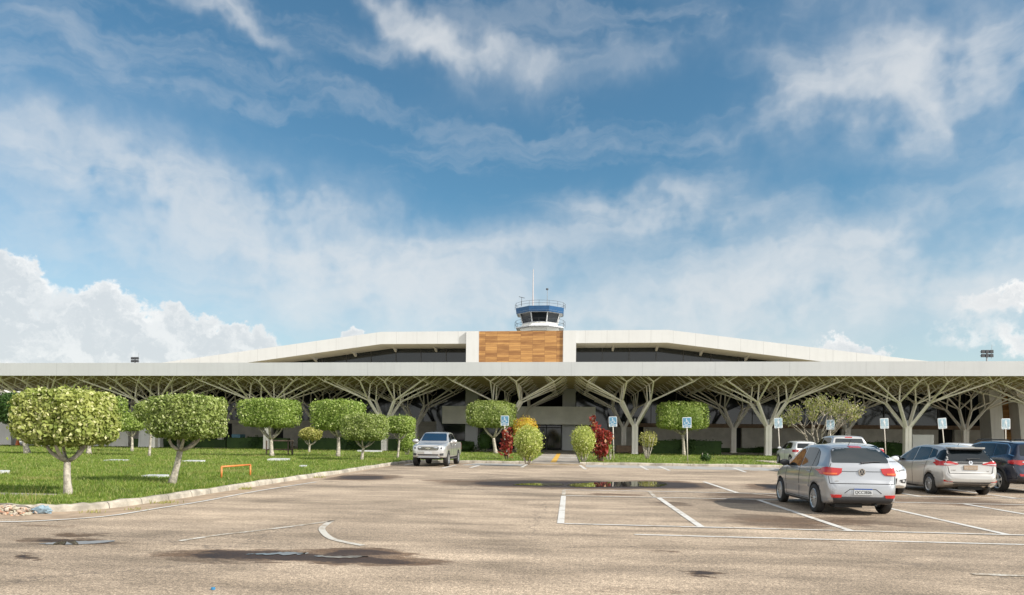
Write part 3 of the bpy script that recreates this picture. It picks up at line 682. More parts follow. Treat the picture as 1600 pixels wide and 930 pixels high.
def topiary(basepx, box, mat, label, leaf, nl, z0=.13, forkz=None, lean=0, depthk=.85, pw=3.2, bark=BARK, tr=.085, Yfix=None, core=True, lift=0):
    g = G(basepx[0], basepx[1], .15) if Yfix is None else Vector((A(basepx[0], 690, Yfix).x, Yfix, .15))
    Y = g.y; x0, x1, y0, y1 = box; a, b = A(x0, y0, Y), A(x1, y1, Y)
    zc = (a.z + b.z) / 2; hh = (a.z - b.z) / 2; tg = abs((x0 + x1) / 2 - 761) / 1100; hw = (b.x - a.x) / 2 / (1 + (depthk * 1.02 * tg) ** (pw / (pw - 1))) ** ((pw - 1) / pw) / (1 + .5 / Y); cx = (a.x + b.x) / 2 - g.x
    t = empty('topiary_tree', label, 'tree', (g.x, g.y, LZ - .02), 0, 'clipped round-topped trees on the lawn')
    seed = int(basepx[0]) % 97 + 3; rr = random.Random(seed)
    rad = (hw * .97, hw * depthk, hh * .97); zc -= LZ - .02
    c = npmesh('crown', leaf_shell(rad, nl, pw, leaf, hh * .26, seed) + np.array([cx, 0, zc]), 4, mat, t)
    # inner foliage joined to the same crown
    if core:
        core_o = blobcore(rad, pw, mat, 'inner_foliage', c, (cx, 0, zc), k=.80)
    fz = forkz if forkz is not None else zc - hh - .35
    mb = MB(); fork = Vector((cx * .55 + lean, 0, fz)); trunk = limb_path((0, 0, 0), fork, (lean * .3 + rr.uniform(-.04, .04), 0, 0), 6)
    mb.tube(trunk, [tr * (1.35 - .35 * min(1, i * .5)) * (1 - .03 * i) for i in range(7)], 10)
    top_ = zc - hh * .45; nb = 5
    for k in range(nb):
        a_ = 2 * PI * k / nb + rr.uniform(-.3, .3); e = Vector((cx + math.cos(a_) * hw * .55, math.sin(a_) * hw * .5, top_ + rr.uniform(-.1, .1)))
        mb.tube(limb_path(fork - Vector((0, 0, .06)), e, (math.cos(a_) * .10, math.sin(a_) * .1, -.12), 5), [tr * .62 * (1 - .11 * i) for i in range(6)], 7)
    mb.build('trunk', bark, t, True)
    return t
topiary((107, 772), (22, 188, 609, 697), L_YEL, 'largest round clipped tree, yellow-green, nearest at the far left by the rubble', .105, 12500, forkz=.86, tr=.085, pw=5)
topiary((268, 755), (232, 356, 618, 686), L_MID, 'clipped oblong tree on a leaning forked pale trunk left of the orange rail', .088, 12000, forkz=1.05, pw=5.6, tr=.095)
topiary((425, 713), (374, 471, 623, 668), L_BRT, 'wide flat-topped clipped tree beside the wooden stand, left of the tiny yellow tree', .13, 9000, forkz=1.2, pw=6, tr=.13)
topiary((528, 713), (486, 572, 625, 673), L_BRT, 'clipped tree partly hidden behind a lower tree, right of the tiny yellow tree', .13, 8000, pw=5, tr=.13)
topiary((565, 719), (534, 607, 647, 689), L_MID, 'low wide clipped tree standing nearest the kerb corner left of the pickup', .11, 8500, pw=5, tr=.09)
topiary((621, 716), (604, 649, 650, 677), L_BRT, 'small narrow clipped tree with forked thin trunk just left of the pickup', .11, 4200, pw=4.5, tr=.07)
topiary((483, 706), (467, 504, 668, 688), L_PALE, 'tiny yellowish clipped tree on a short trunk in front of the dark hedge', .15, 2200, pw=2.3, tr=.09, Yfix=56)
topiary((775, 704), (728, 808, 626, 669), L_MID, 'dark-trunked clipped tree behind the first wheelchair sign, left of the entrance', .14, 7500, pw=4.2, tr=.15, Yfix=60, forkz=1.4)
topiary((1069, 708), (1020, 1111, 628, 672), L_BRT, 'squared clipped tree behind a wheelchair sign, right of the entrance', .14, 8000, pw=7, tr=.13, Yfix=61)
topiary((139, 710), (80, 202, 617, 677), L_BRT, 'mid-green clipped tree half hidden behind the largest tree', .15, 8000, pw=5, tr=.14)
topiary((206, 705), (184, 227, 645, 674), L_BRT, 'small low clipped tree between the largest tree and the white flared wall', .14, 3600, pw=3.2, tr=.10)
topiary((233, 713), (210, 268, 626, 661), L_MID, 'slim-trunked clipped tree hidden behind the oblong leaning tree', .12, 4500, pw=3.2, tr=.07)
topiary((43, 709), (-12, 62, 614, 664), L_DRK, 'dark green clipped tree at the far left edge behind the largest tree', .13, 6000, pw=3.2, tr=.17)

def bush(px, box, mat, label, leaf, nl, cat='shrub', name='shrub', pw=2.2, Y=None, stems=6, hollow=.5, bark=BARK, shape=None, group=None, core=True):
    g = G(px[0], px[1], .13) if Y is None else Vector((A(px[0], 690, Y).x, Y, .13)); Y = g.y
    x0, x1, y0, y1 = box; a, b = A(x0, y0, Y), A(x1, y1, Y); hw = (b.x - a.x) / 2; zc = (a.z + b.z) / 2 - LZ; hh = (a.z - b.z) / 2; cx = (a.x + b.x) / 2 - g.x
    t = empty(name, label, cat, (g.x, g.y, LZ), 0, group); seed = int(px[0]) % 89 + 11; rr = random.Random(seed); rad = (hw * .93, hw * .85, hh * .95)
    P = leaf_shell(rad, nl, pw, leaf, hh * hollow, seed, rag=.14, shape=shape) + np.array([cx, 0, zc]); c = npmesh('foliage', P, 4, mat, t)
    if core: blobcore(rad, pw, mat, 'inner_foliage', c, (cx, 0, zc), k=.74, shape=shape)
    mb = MB()
    for k in range(stems):
        a_ = 2 * PI * k / stems + rr.uniform(-.4, .4); e = Vector((cx + math.cos(a_) * hw * .6, math.sin(a_) * hw * .5, zc + rr.uniform(0, .3)))
        mb.tube(limb_path((math.cos(a_) * .07, math.sin(a_) * .07, -.02), e, (math.cos(a_) * .05, 0, -.05), 4), [.035, .03, .026, .02, .014], 6)
    mb.build('stem_cluster', bark, t, True); return t
def taper(P):    # narrower towards the foot
    P = np.array(P, float); z = P[:, 2]; k = np.clip(1 + .28 * np.minimum(z, 0) / 1.0, .55, 1.0); P[:, 0] *= k; P[:, 1] *= k; return P
# the pair of croton mounds at the path, with red dracaenas behind
bush((824, 725), (801, 850, 663, 721), L_CRO, 'round yellow-green croton bush on the kerb left of the entrance path', .085, 7500, shape=taper, group=None)
bush((822, 718), (800, 842, 651, 690), L_CROY, 'golden-yellow croton rising behind the left round bush', .10, 3000, Y=44.6)
bush((912, 722), (891, 931, 663, 716), L_CRO, 'yellow-green croton bush on the kerb right of the entrance path', .085, 6500, shape=taper)
def dracaena(px, Y, tips, label):
    g = Vector((A(px, 690, Y).x, Y, LZ)); t = empty('dracaena', label, 'shrub', g); P = []; Nn = []; mb = MB(); r = np.random.default_rng(int(px))
    for (tx, tyy, dy, sp) in tips:
        e = A(tx, tyy, Y) - g; e.y = dy; root = Vector((e.x * .25, dy * .3, 0)); path = limb_path(root, e, (0, 0, -.02), 6); mb.tube(path, [.028, .026, .023, .02, .017, .014, .01], 6)
        m = int(95 * sp); tt = .25 + .75 * r.random(m) ** .7
        for q_ in tt:
            c = root.lerp(e, q_); P.append(np.array(c) + r.normal(size=3) * np.array([.15, .15, .10]) * (1.15 - .5 * q_)); Nn.append(r.normal(size=3))
    Nn = np.array(Nn); Nn /= np.linalg.norm(Nn, axis=1)[:, None]
    npmesh('foliage', leaves_at(np.array(P), Nn, .25, r), 4, L_RED, t); mb.build('stem_cluster', BARKD, t, True); return t
dracaena(938, 43.4, [(926, 650, 0, 1), (934, 664, .2, 1.2), (941, 672, -.2, 1.2), (951, 675, 0, 1.2), (945, 690, .2, 1), (930, 682, -.2, 1.2), (938, 700, 0, 1)], 'tall red-leaved dracaena between croton bush and wheelchair sign, right of the path')
dracaena(792, 44.2, [(787, 673, 0, .6), (795, 670, .2, .8), (799, 680, -.2, .7), (785, 690, 0, .5), (794, 696, .1, .6)], 'red-leaved dracaena beside the left wheelchair sign pole')
bush((952, 716), (941, 957, 686, 715), L_BRT, 'small fresh green shrub at the foot of the tall red plant', .10, 900, Y=45.5, core=False)
bush((1011, 715), (996, 1029, 673, 700), L_PALE, 'small sparse shrub with bare pale stems in front of a canopy column', .10, 1100, Y=50, stems=11, core=False, hollow=.9)
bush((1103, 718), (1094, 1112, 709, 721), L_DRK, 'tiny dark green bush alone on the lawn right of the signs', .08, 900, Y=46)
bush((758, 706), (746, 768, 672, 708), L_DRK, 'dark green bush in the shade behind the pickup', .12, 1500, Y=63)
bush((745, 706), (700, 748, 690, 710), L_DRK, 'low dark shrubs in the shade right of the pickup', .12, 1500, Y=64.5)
bush((636, 712), (622, 650, 668, 707), L_BRT, 'column-shaped green bush behind the small forked tree', .12, 2200, Y=52, pw=2.6)
# shaded hedges at the foot of the building
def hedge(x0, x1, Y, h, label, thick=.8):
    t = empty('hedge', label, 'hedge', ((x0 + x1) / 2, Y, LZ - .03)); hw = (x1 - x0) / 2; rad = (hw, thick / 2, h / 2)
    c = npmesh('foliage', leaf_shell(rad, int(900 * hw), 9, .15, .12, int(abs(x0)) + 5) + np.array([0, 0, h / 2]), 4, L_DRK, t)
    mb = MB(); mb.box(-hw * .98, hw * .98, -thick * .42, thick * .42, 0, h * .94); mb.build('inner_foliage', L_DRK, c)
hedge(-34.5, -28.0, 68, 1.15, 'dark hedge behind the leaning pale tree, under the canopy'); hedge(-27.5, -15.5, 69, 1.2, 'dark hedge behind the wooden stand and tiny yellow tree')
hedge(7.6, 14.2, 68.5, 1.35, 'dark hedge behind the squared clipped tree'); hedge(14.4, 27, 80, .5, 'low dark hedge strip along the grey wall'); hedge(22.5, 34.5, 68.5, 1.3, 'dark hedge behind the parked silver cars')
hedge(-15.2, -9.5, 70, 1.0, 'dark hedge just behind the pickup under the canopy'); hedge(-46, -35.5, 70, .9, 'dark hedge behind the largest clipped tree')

def loose_tree():
    Y = 49.0; g = Vector((A(1281, 690, Y).x, 51.3, LZ)); g.x = A(1281, 690, 51.3).x; Y = 51.3
    t = empty('loose_tree', 'open airy tree with olive leaves and pale limbs in front of a canopy column', 'tree', g); r = np.random.default_rng(5); rr = random.Random(5); mb = MB(); P = []
    tips = []
    def grow(p, d, L, rad, lev):
        e = p + d * L; mb.tube(limb_path(p, e, (rr.uniform(-.1, .1), rr.uniform(-.1, .1), -.05 * L), 4), [rad, rad * .9, rad * .8, rad * .7, rad * .6], 6, cap=True)
        if lev == 0: tips.append((p, e)); return
        for k in range(3 if lev > 1 else 4):
            a = rr.uniform(0, 2 * PI); sp = rr.uniform(.45, .95); nd = (d + Vector((math.cos(a) * sp, math.sin(a) * sp, rr.uniform(-.1, .35)))).normalized(); grow(p + d * L * rr.uniform(.7, 1), nd, L * rr.uniform(.62, .85), rad * .6, lev - 1)
    for k in range(6):
        a = 2 * PI * k / 6 + rr.uniform(-.3, .3); d = Vector((math.cos(a) * (.75 if k % 2 else .35), math.sin(a) * .5, 1.0)).normalized(); grow(Vector((0, 0, .5)) + Vector((math.cos(a) * .06, math.sin(a) * .06, 0)), d, 1.75, .06, 3)
    mb.tube([(0, 0, 0), (0, 0, .8)], [.15, .11], 8); mb.build('trunk', BARK, t, True)
    for p, e in tips:
        m = 10; q_ = r.random(m)[:, None]; P.append(np.array(p) * (1 - q_) + np.array(e) * q_ + r.normal(size=(m, 3)) * .13)
    P = np.concatenate(P); cl = (P[:, 2] < 6.0 - P[:, 0] ** 2 * .10) & (np.abs(P[:, 0]) < 3.0) & (P[:, 2] > 1.4); P = P[cl]; nn = r.normal(size=P.shape); nn[:, 2] += .5; nn /= np.linalg.norm(nn, axis=1)[:, None]
    npmesh('crown', leaves_at(P, nn, .17, r), 4, L_OLV, t); print('loose tree leaves', len(P))
loose_tree()

# ================================================================ things on the lawn
def slab(px, py, w, d, label, h=.10):
    g = G(px, py, .15); mb = MB(); mb.prism([(-w / 2, -d / 2), (w / 2, -d / 2 * .8), (w / 2 * .95, d / 2), (-w / 2 * .96, d / 2 * .9)], 0, h, 'z')
    o = mb.build('concrete_cover', BEAMW); o.location = (g.x, g.y, LZ); o.rotation_euler = (R(1.5), 0, R(3)); o.scale = (.95, .8, .55); return tag(o, label, 'concrete cover', 'white concrete covers in the lawn')
slab(183, 720.5, 1.0, .9, 'white concrete cover in the lawn just right of the largest tree crown', .16); slab(303, 721.5, .95, .9, 'white concrete cover beside the leaning trunk', .15)
slab(436, 720, 1.05, 1.0, 'white concrete cover in front of the tree with the wooden stand', .24); slab(243, 745, .75, .6, 'half-buried cover in the shadow left of the leaning trunk', .14)
slab(578, 706, 2.2, .8, 'long white cover by the lawn edge in front of the brown planter', .25); slab(474, 729, .3, .3, 'small white block on the lawn between orange rail and kerb', .14)
slab(-1, 740, .5, .5, 'small white cover at the far left, left of the largest tree trunk', .22)
# orange rail
a = G(346, 749, .13); b = G(391, 745, .13)
hp = empty('pipe_rail', 'low orange pipe rail standing in the grass', 'rail', (a.x, a.y, LZ)); d = b - a; d.z = 0
for p in (Vector(), d): mb = MB(); mb.tube([p, p + Vector((0, 0, .40))], .03, 8); mb.build('leg', ORANGE, hp, True)
mb = MB(); mb.tube([Vector((0, 0, .40)), d + Vector((0, 0, .41))], .03, 8); mb.build('top_rail', ORANGE, hp, True)
# wooden stand by the tree
g = G(434, 711, .13); st = empty('wooden_stand', 'dark wooden stand frame around the leaning tree trunk', 'stand', (g.x, g.y + .8, LZ))
for (x_, y_) in ((-1.05, -.3), (.55, -.3), (-1.05, .35), (.6, .35), (.72, 0)):
    mb = MB(); mb.box(x_ - .04, x_ + .04, y_ - .04, y_ + .04, 0, 1.0); mb.build('post', WOODT, st)
for (x0, x1, y0, z0) in ((-1.1, .65, -.3, .32), (-1.1, .65, .35, .95), (-1.1, .65, .35, .3)): mb = MB(); mb.box(x0, x1, y0 - .03, y0 + .03, z0, z0 + .09); mb.build('rail', WOODT, st)
# rubble pile with a crumpled blue bag
DEB = [base('rubble_%d' % i, c, .9, var=.25, vscale=8) for i, c in enumerate([(.42, .30, .21), (.34, .26, .2), (.5, .42, .34), (.40, .36, .27), (.46, .25, .16)])]
for i, m in enumerate(DEB): m.name = ('brick_rubble', 'soil_rubble', 'plaster_rubble', 'dry_leaf_litter', 'broken_tile')[i]
mb = MB(); rr = random.Random(3)
def stone(mb, c, s, rr):
    bm = bmesh.new(); bmesh.ops.create_icosphere(bm, subdivisions=1, radius=1); M = Matrix.Rotation(rr.uniform(0, 6), 3, 'Z') @ Matrix.Rotation(rr.uniform(0, 6), 3, 'X'); sc = Vector((rr.uniform(.6, 1.4), rr.uniform(.5, 1), rr.uniform(.3, .7)))
    vs = [c + M @ Vector((v.co.x * sc.x, v.co.y * sc.y, v.co.z * sc.z)) * s * rr.uniform(.8, 1.2) for v in bm.verts]; fs = [tuple(v.index for v in f.verts) for f in bm.faces]; bm.free(); mb.add(vs, fs)
for k in range(420):
    u = rr.uniform(0, 1); xx = -12.6 + u * 2.35; h = .20 * math.sin(PI * min(1, u * .9 + .05)); yy = 12.55 + rr.gauss(0, .17); mb.cur = rr.randrange(5)
    stone(mb, Vector((xx, yy, max(.01, rr.uniform(0, h) * (1 - abs(yy - 12.55) * 1.6)))), rr.uniform(.02, .065), rr)
o = mb.build('rubble_pile', DEB); tag(o, 'heap of broken rubble and dry litter against the kerb at far left', 'rubble', kind=None)
mb = MB(); g = Vector((-10.2, 12.62, .03))
bm = bmesh.new(); bmesh.ops.create_icosphere(bm, subdivisions=3, radius=1)
vs = [g + Vector((v.co.x * .19, v.co.y * .10, max(-.02, v.co.z * .10 + .02))) * (1 + .28 * math.sin(v.co.x * 9 + v.co.y * 7) * math.cos(v.co.z * 11 + v.co.y * 5)) - Vector((0, 0, 0)) for v in bm.verts]
vs = [Vector((v.x, v.y, v.z)) + (Vector()) for v in vs]; k0 = g * 0
mb.add([g + (v - g) for v in vs], [tuple(v.index for v in f.verts) for f in bm.faces]); bm.free()
o = mb.build('plastic_bag', base('crumpled_blue_plastic', (.20, .27, .31), .35, var=.4, vscale=9)); tag(o, 'crumpled blue plastic bag at the end of the rubble heap', 'plastic bag')
# brown planters under the canopy
def planter(px0, px1, pt, Y, label):
    a, b = A(px0, pt, Y), A(px1, pt, Y); w = b.x - a.x; e = empty('bench', label, 'bench', (a.x, Y, .1)); h = a.z - .1
    mb = MB(); mb.box(0, w, 0, .6, h - .62, h); mb.build('seat', BRICKB, e)
    for f in (.1, .45, .85): mb = MB(); mb.box(w * f, w * f + .22, .1, .5, 0, h - .62); mb.build('leg', BRICKB, e)
planter(963, 1006, 696, 69, 'long brown bench block behind the column right of the entrance'); planter(585, 648, 694, 70, 'long brown bench block under the canopy left of the pickup')
# blue gazebo tops seen through the opening at left, beyond the building corner
wallbox('parked_van', 'pale blue roofed stall seen through the dark opening left of the stand', 'stall', 361, 376, 680, 694, 71.5, 1.2, base('faded_blue_roof', (.10, .24, .33), .5), .15).name = 'market_stall'
# orange cone far left
g = A(95, 700, 66); mb = MB(); mb.tube([(0, 0, .04), (0, 0, .75)], [.22, .05], 12); mb.box(-.28, .28, -.28, .28, 0, .045); o = mb.build('traffic_cone', base('orange_cone_plastic', (.55, .14, .03), .5)); o.location = (A(27.5, 690, 67).x, 67, .10); tag(o, 'orange cone standing at the lawn edge at far left', 'traffic cone')
# small blue bottle cap on the asphalt
g = G(333, 921.5); mb = MB(); mb.lathe([(.0, 0), (.022, 0), (.022, .018), (.019, .022), (0, .022)], 12); o = mb.build('bottle_cap', base('blue_cap_plastic', (.03, .18, .35), .4)); o.location = (g.x, g.y, .002); tag(o, 'small blue bottle cap lying on the asphalt in front', 'bottle cap')

# ================================================================ signs
SW = base('sign_white_enamel', (.60, .62, .62), .45, var=.08, vscale=6); SB = base('faded_blue_sign_film', (.10, .24, .36), .45, var=.25, vscale=9); SB2 = base('bleached_blue_sign_film', (.28, .40, .46), .45, var=.2, vscale=9)
def rrect(x0, x1, z0, z1, r, n=5):
    out = []
    for (cx, cz, a0) in ((x1 - r, z1 - r, 0), (x0 + r, z1 - r, 90), (x0 + r, z0 + r, 180), (x1 - r, z0 + r, 270)):
        for k in range(n + 1): a = R(a0 + 90 * k / n); out.append((cx + r * math.cos(a), cz + r * math.sin(a)))
    return out
def disc(cx, cz, r, n=14): return [(cx + r * math.cos(2 * PI * k / n), cz + r * math.sin(2 * PI * k / n)) for k in range(n)]
def poly_line(pts, w):
    out = []; L = []; Rr = []
    P = [Vector((p[0], p[1])) for p in pts]
    for i, p in enumerate(P):
        d = (P[min(i + 1, len(P) - 1)] - P[max(i - 1, 0)]).normalized(); n_ = Vector((-d.y, d.x)); L.append(p + n_ * w / 2); Rr.append(p - n_ * w / 2)
    return [tuple(v) for v in L] + [tuple(v) for v in reversed(Rr)]
def sign_proto(kind):
    e = empty('parking_sign', None, None)
    mb = MB(); mb.tube([(0, 0, -.1), (0, 0, 2.30)], .032, 8); mb.build('pole', CREAMP, e, True)
    mb = MB(); mb.prism(rrect(-.275, .275, 2.10, 2.76, .05), -.045, -.037, 'y'); p = mb.build('panel', SW, e)
    mb = MB(); mb.prism(rrect(-.24, .24, 2.25, 2.72, .02), -.050, -.0455, 'y'); mb.build('blue_field', SB if kind < 2 else SB2, p)
    mb = MB(); d0, d1 = -.056, -.0505
    if kind < 2:   # wheelchair symbol
        mb.prism(disc(-.03, 2.635, .03), d0, d1, 'y'); mb.prism(poly_line([(-.03, 2.60), (-.02, 2.47), (.07, 2.47), (.12, 2.36), (.16, 2.37)], .042), d0, d1, 'y')
        mb.prism(poly_line([(-.025, 2.545), (.06, 2.54)], .028), d0, d1, 'y')
        mb.prism(poly_line([(-.04 + .105 * math.cos(t), 2.40 + .105 * math.sin(t)) for t in [R(130 + k * 24) for k in range(10)]], .03), d0 - .001, d1, 'y')
    else:          # bent walking figure with a stick
        mb.prism(disc(.0, 2.63, .036), d0, d1, 'y'); mb.prism([(-.07, 2.56), (-.03, 2.60), (.05, 2.58), (.07, 2.47), (.05, 2.40), (.06, 2.27), (.01, 2.27), (-.01, 2.38), (-.04, 2.47)], d0, d1, 'y')
        mb.prism(poly_line([(-.07, 2.54), (-.10, 2.46), (-.10, 2.27)], .018), d0, d1, 'y')
    mb.build('symbol', SW, p)
    mb = MB()
    for (x0, x1, z_) in ((-.22, -.08, 2.15), (.08, .22, 2.15), (-.2, .2, 2.205)): mb.box(x0, x1, -.052, -.0455, z_ - .022, z_ + .012)
    mb.build('lettering_strip', SB2 if kind >= 2 else SB, p); return e
P1, P2 = sign_proto(0), sign_proto(2)
SGN = [(789, 649.5, 47.3, 0, .0, 'wheelchair parking sign in front of the clipped tree left of the entrance path'), (957.5, 651, 48.5, 0, -.035, 'wheelchair parking sign right of the tall red plant'),
       (1073, 652, 45.3, 0, -.03, 'wheelchair parking sign in front of the squared clipped tree'), (1215.5, 653, 50.2, 2, -.06, 'blue and white pictogram sign above the small white hatchback'),
       (1297, 656, 50.2, 2, -.03, 'blue and white pictogram sign in front of the airy olive tree'), (1381, 653.5, 50.8, 2, -.06, 'bleached pictogram sign beside the silver pickup tail, on a leaning pole'),
       (1471, 653, 50.8, 2, -.10, 'bleached pictogram sign on a leaning pole above the silver hatchback with spoiler'), (1571, 654, 50.8, 2, -.02, 'pictogram sign above the dark blue car at the right edge')]
used = {0: False, 2: False}
for px, ptop, Y, kind, tilt, lab in SGN:
    pr = P1 if kind == 0 else P2
    o = copy_tree(pr) if used[kind] else pr; used[kind] = True
    tp = A(px, ptop, Y); h = tp.z - LZ; s = h / 2.76; o.location = (tp.x + tilt * -h * 1.0, Y, LZ); o.rotation_euler = (0, tilt, 0); o.scale = (1.0, 1.0, s)
    o.location.x = tp.x - math.sin(tilt) * h
    tag(o, lab, 'sign', 'parking bay signs on poles')
# ================================================================ vehicles
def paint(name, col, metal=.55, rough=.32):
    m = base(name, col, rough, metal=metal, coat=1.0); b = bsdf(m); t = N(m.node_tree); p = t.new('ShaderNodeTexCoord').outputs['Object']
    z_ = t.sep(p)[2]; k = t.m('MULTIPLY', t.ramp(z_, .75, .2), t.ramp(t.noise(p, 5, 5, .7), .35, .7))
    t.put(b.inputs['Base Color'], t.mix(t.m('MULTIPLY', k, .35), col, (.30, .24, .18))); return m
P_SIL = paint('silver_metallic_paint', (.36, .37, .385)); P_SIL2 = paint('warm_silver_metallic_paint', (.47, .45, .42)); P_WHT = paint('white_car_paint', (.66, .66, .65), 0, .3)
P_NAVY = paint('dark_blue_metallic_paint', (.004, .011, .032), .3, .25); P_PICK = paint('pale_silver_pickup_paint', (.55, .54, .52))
CARGL = base('tinted_car_glass', (.006, .009, .011), .03, spec=.55); CARGL2 = base('smoked_car_glass', (.012, .018, .02), .03, spec=.9)
PLAST = base('black_bumper_plastic', (.03, .03, .032), .6); TYRE = base('tyre_rubber', (.022, .021, .02), .8, var=.3, vscale=6, bump=.003, bscale=60)
RIM = base('alloy_wheel_metal', (.60, .60, .60), .3, metal=.8); CHROME = base('chrome_trim', (.75, .75, .75), .12, metal=1.0); GAP = base('panel_gap_shadow_rubber', (.02, .02, .02), .8)
REDL = base('red_lamp_lens', (.40, .008, .006), .22, spec=.5, coat=.6); CLEARL = base('clear_lamp_lens', (.55, .56, .56), .1, metal=.3, coat=1); AMB = base('amber_lamp_lens', (.62, .12, .03), .3)
PLW = base('grey_number_plate', (.50, .51, .51), .5); PLB = base('plate_blue_band', (.02, .07, .25), .5); PLT = base('plate_tan', (.38, .28, .2), .5)

def pchip(xs, ys, x):
    xs = np.array(xs, float); ys = np.array(ys, float); o = np.argsort(xs); xs, ys = xs[o], ys[o]; h = np.diff(xs); d = np.diff(ys) / h; n = len(xs); m = np.zeros(n)
    for i in range(1, n - 1):
        if d[i - 1] * d[i] > 0: w1 = 2 * h[i] + h[i - 1]; w2 = h[i] + 2 * h[i - 1]; m[i] = (w1 + w2) / (w1 / d[i - 1] + w2 / d[i])
    m[0], m[-1] = d[0], d[-1]; x = np.clip(x, xs[0], xs[-1]); i = np.clip(np.searchsorted(xs, x) - 1, 0, n - 2); t = (x - xs[i]) / h[i]
    return (2 * t**3 - 3 * t**2 + 1) * ys[i] + (t**3 - 2 * t**2 + t) * h[i] * m[i] + (-2 * t**3 + 3 * t**2) * ys[i + 1] + (t**3 - t**2) * h[i] * m[i + 1]
def body_mesh(name, sp, mat, parent, arches):
    "loft of cross sections along the car; the wheel arches are cut out"
    L0, L1 = sp['roof'][-1][0], sp['roof'][0][0]
    ys = sorted(set([round(v, 4) for k in ('roof', 'belt', 'wmid', 'wroof', 'bot') for v, _ in sp[k]] + [round(v, 4) for v in np.linspace(L0, L1, 78)]))
    ys = [y for i, y in enumerate(ys) if i == 0 or y - ys[i - 1] > .006]
    f = {k: pchip([a for a, _ in sp[k]], [b for _, b in sp[k]], np.array(ys)) for k in ('roof', 'belt', 'wmid', 'wroof', 'bot')}
    rings = []
    for i, y in enumerate(ys):
        zr, zb, wm, wr, bo = (f[k][i] for k in ('roof', 'belt', 'wmid', 'wroof', 'bot')); zb = min(zb, zr - .012); hb = zb - bo; hg = zr - zb; cr = sp.get('crown', .02); wb = wm - sp.get('tumble', .035) * min(1, hb / .6); wr = min(wr, wb - .01)
        P = [(0, bo), (wm * .80, bo), (wm * .955, bo + hb * .05), (wm * .985, bo + hb * .20), (wm * .985, bo + hb * .38), (wm, bo + hb * .62), (wm * .997, bo + hb * .78), (wb + .006, bo + hb * .94), (wb - .010, zb), (wb - .018 - (wb - wr) * .10, zb + hg * .10), (wr + (wb - wr) * .42, zb + hg * .5), (wr + .012, zb + hg * .84), (wr - .035, zb + hg * .955), (wr * .80, zr - cr * .12), (wr * .4, zr + cr * .7), (0, zr + cr)]
        # refine by one corner-rounding interpolation
        Q = []
        for k in range(len(P) - 1):
            a, b_, c, d = P[max(k - 1, 0)], P[k], P[k + 1], P[min(k + 2, len(P) - 1)]
            for j in range(2):
                t = j / 2; Q.append(tuple(.5 * ((2 * b_[q]) + (c[q] - a[q]) * t * .8 + (2 * a[q] - 5 * b_[q] + 4 * c[q] - d[q]) * t * t * .8 + (3 * b_[q] - a[q] - 3 * c[q] + d[q]) * t**3 * .8 + (c[q] - b_[q]) * (.4 * t) ) if t == 0 else ((-a[q] + 9 * b_[q] + 9 * c[q] - d[q]) / 16) for q in (0, 1)))
        Q = [(p if j % 2 else P[j // 2]) for j, p in enumerate(Q)] + [P[-1]]
        Q[0] = (0, Q[0][1]); full = [(x, y, z) for x, z in Q] + [(-x, y, z) for x, z in reversed(Q[1:-1])]
        rings.append(full)
    n = len(rings[0]); vs = [v for r in rings for v in r]; fs = []
    for i in range(len(rings) - 1):
        for k in range(n): fs.append((i * n + k, i * n + (k + 1) % n, (i + 1) * n + (k + 1) % n, (i + 1) * n + k))
    fs += [tuple(range(n - 1, -1, -1)), tuple((len(rings) - 1) * n + k for k in range(n))]
    me = bpy.data.meshes.new(name); me.from_pydata(vs, [], fs); bm = bmesh.new(); bm.from_mesh(me); bmesh.ops.recalc_face_normals(bm, faces=bm.faces); bm.to_mesh(me); bm.free()
    me.shade_smooth(); o = link(name, me, [mat, DARK], None, True)
    bv = BVHTree.FromPolygons([Vector(v) for v in vs], fs)
    W_ = max(f['wmid'])
    for (ya, ra) in arches:
        cb = MB()
        for s in (-1, 1): cb.lathe([(ra, -.32), (ra, .32)], 36, Matrix.Translation((s * (W_ + .02), ya, sp['wr'] + .005)) @ Matrix.Rotation(R(90), 4, 'Y'))
        c = cb.build('cutter', DARK); md = o.modifiers.new('b', 'BOOLEAN'); md.operation = 'DIFFERENCE'; md.solver = 'EXACT'; md.object = c
        dg = bpy.context.evaluated_depsgraph_get(); new = bpy.data.meshes.new_from_object(o.evaluated_get(dg)); o.modifiers.clear(); o.data = new; bpy.data.objects.remove(c)
    if len(o.data.materials) < 2: o.data.materials.append(DARK)
    me = o.data
    for p in me.polygons:      # the inside of the arches is dark
        c = p.center
        for (ya, ra) in arches:
            if abs(math.hypot(c.y - ya, c.z - sp['wr'] - .005) - ra) < .012 and abs(c.x) < W_ - .01 and p.normal.dot(Vector((0, ya - c.y, sp['wr'] - c.z)).normalized()) > .6: p.material_index = 1
        if abs(abs(c.x) - (W_ - .30)) < .01 and abs(p.normal.x) > .9: p.material_index = 1
    o.parent = parent; me.shade_smooth(); return o, bv
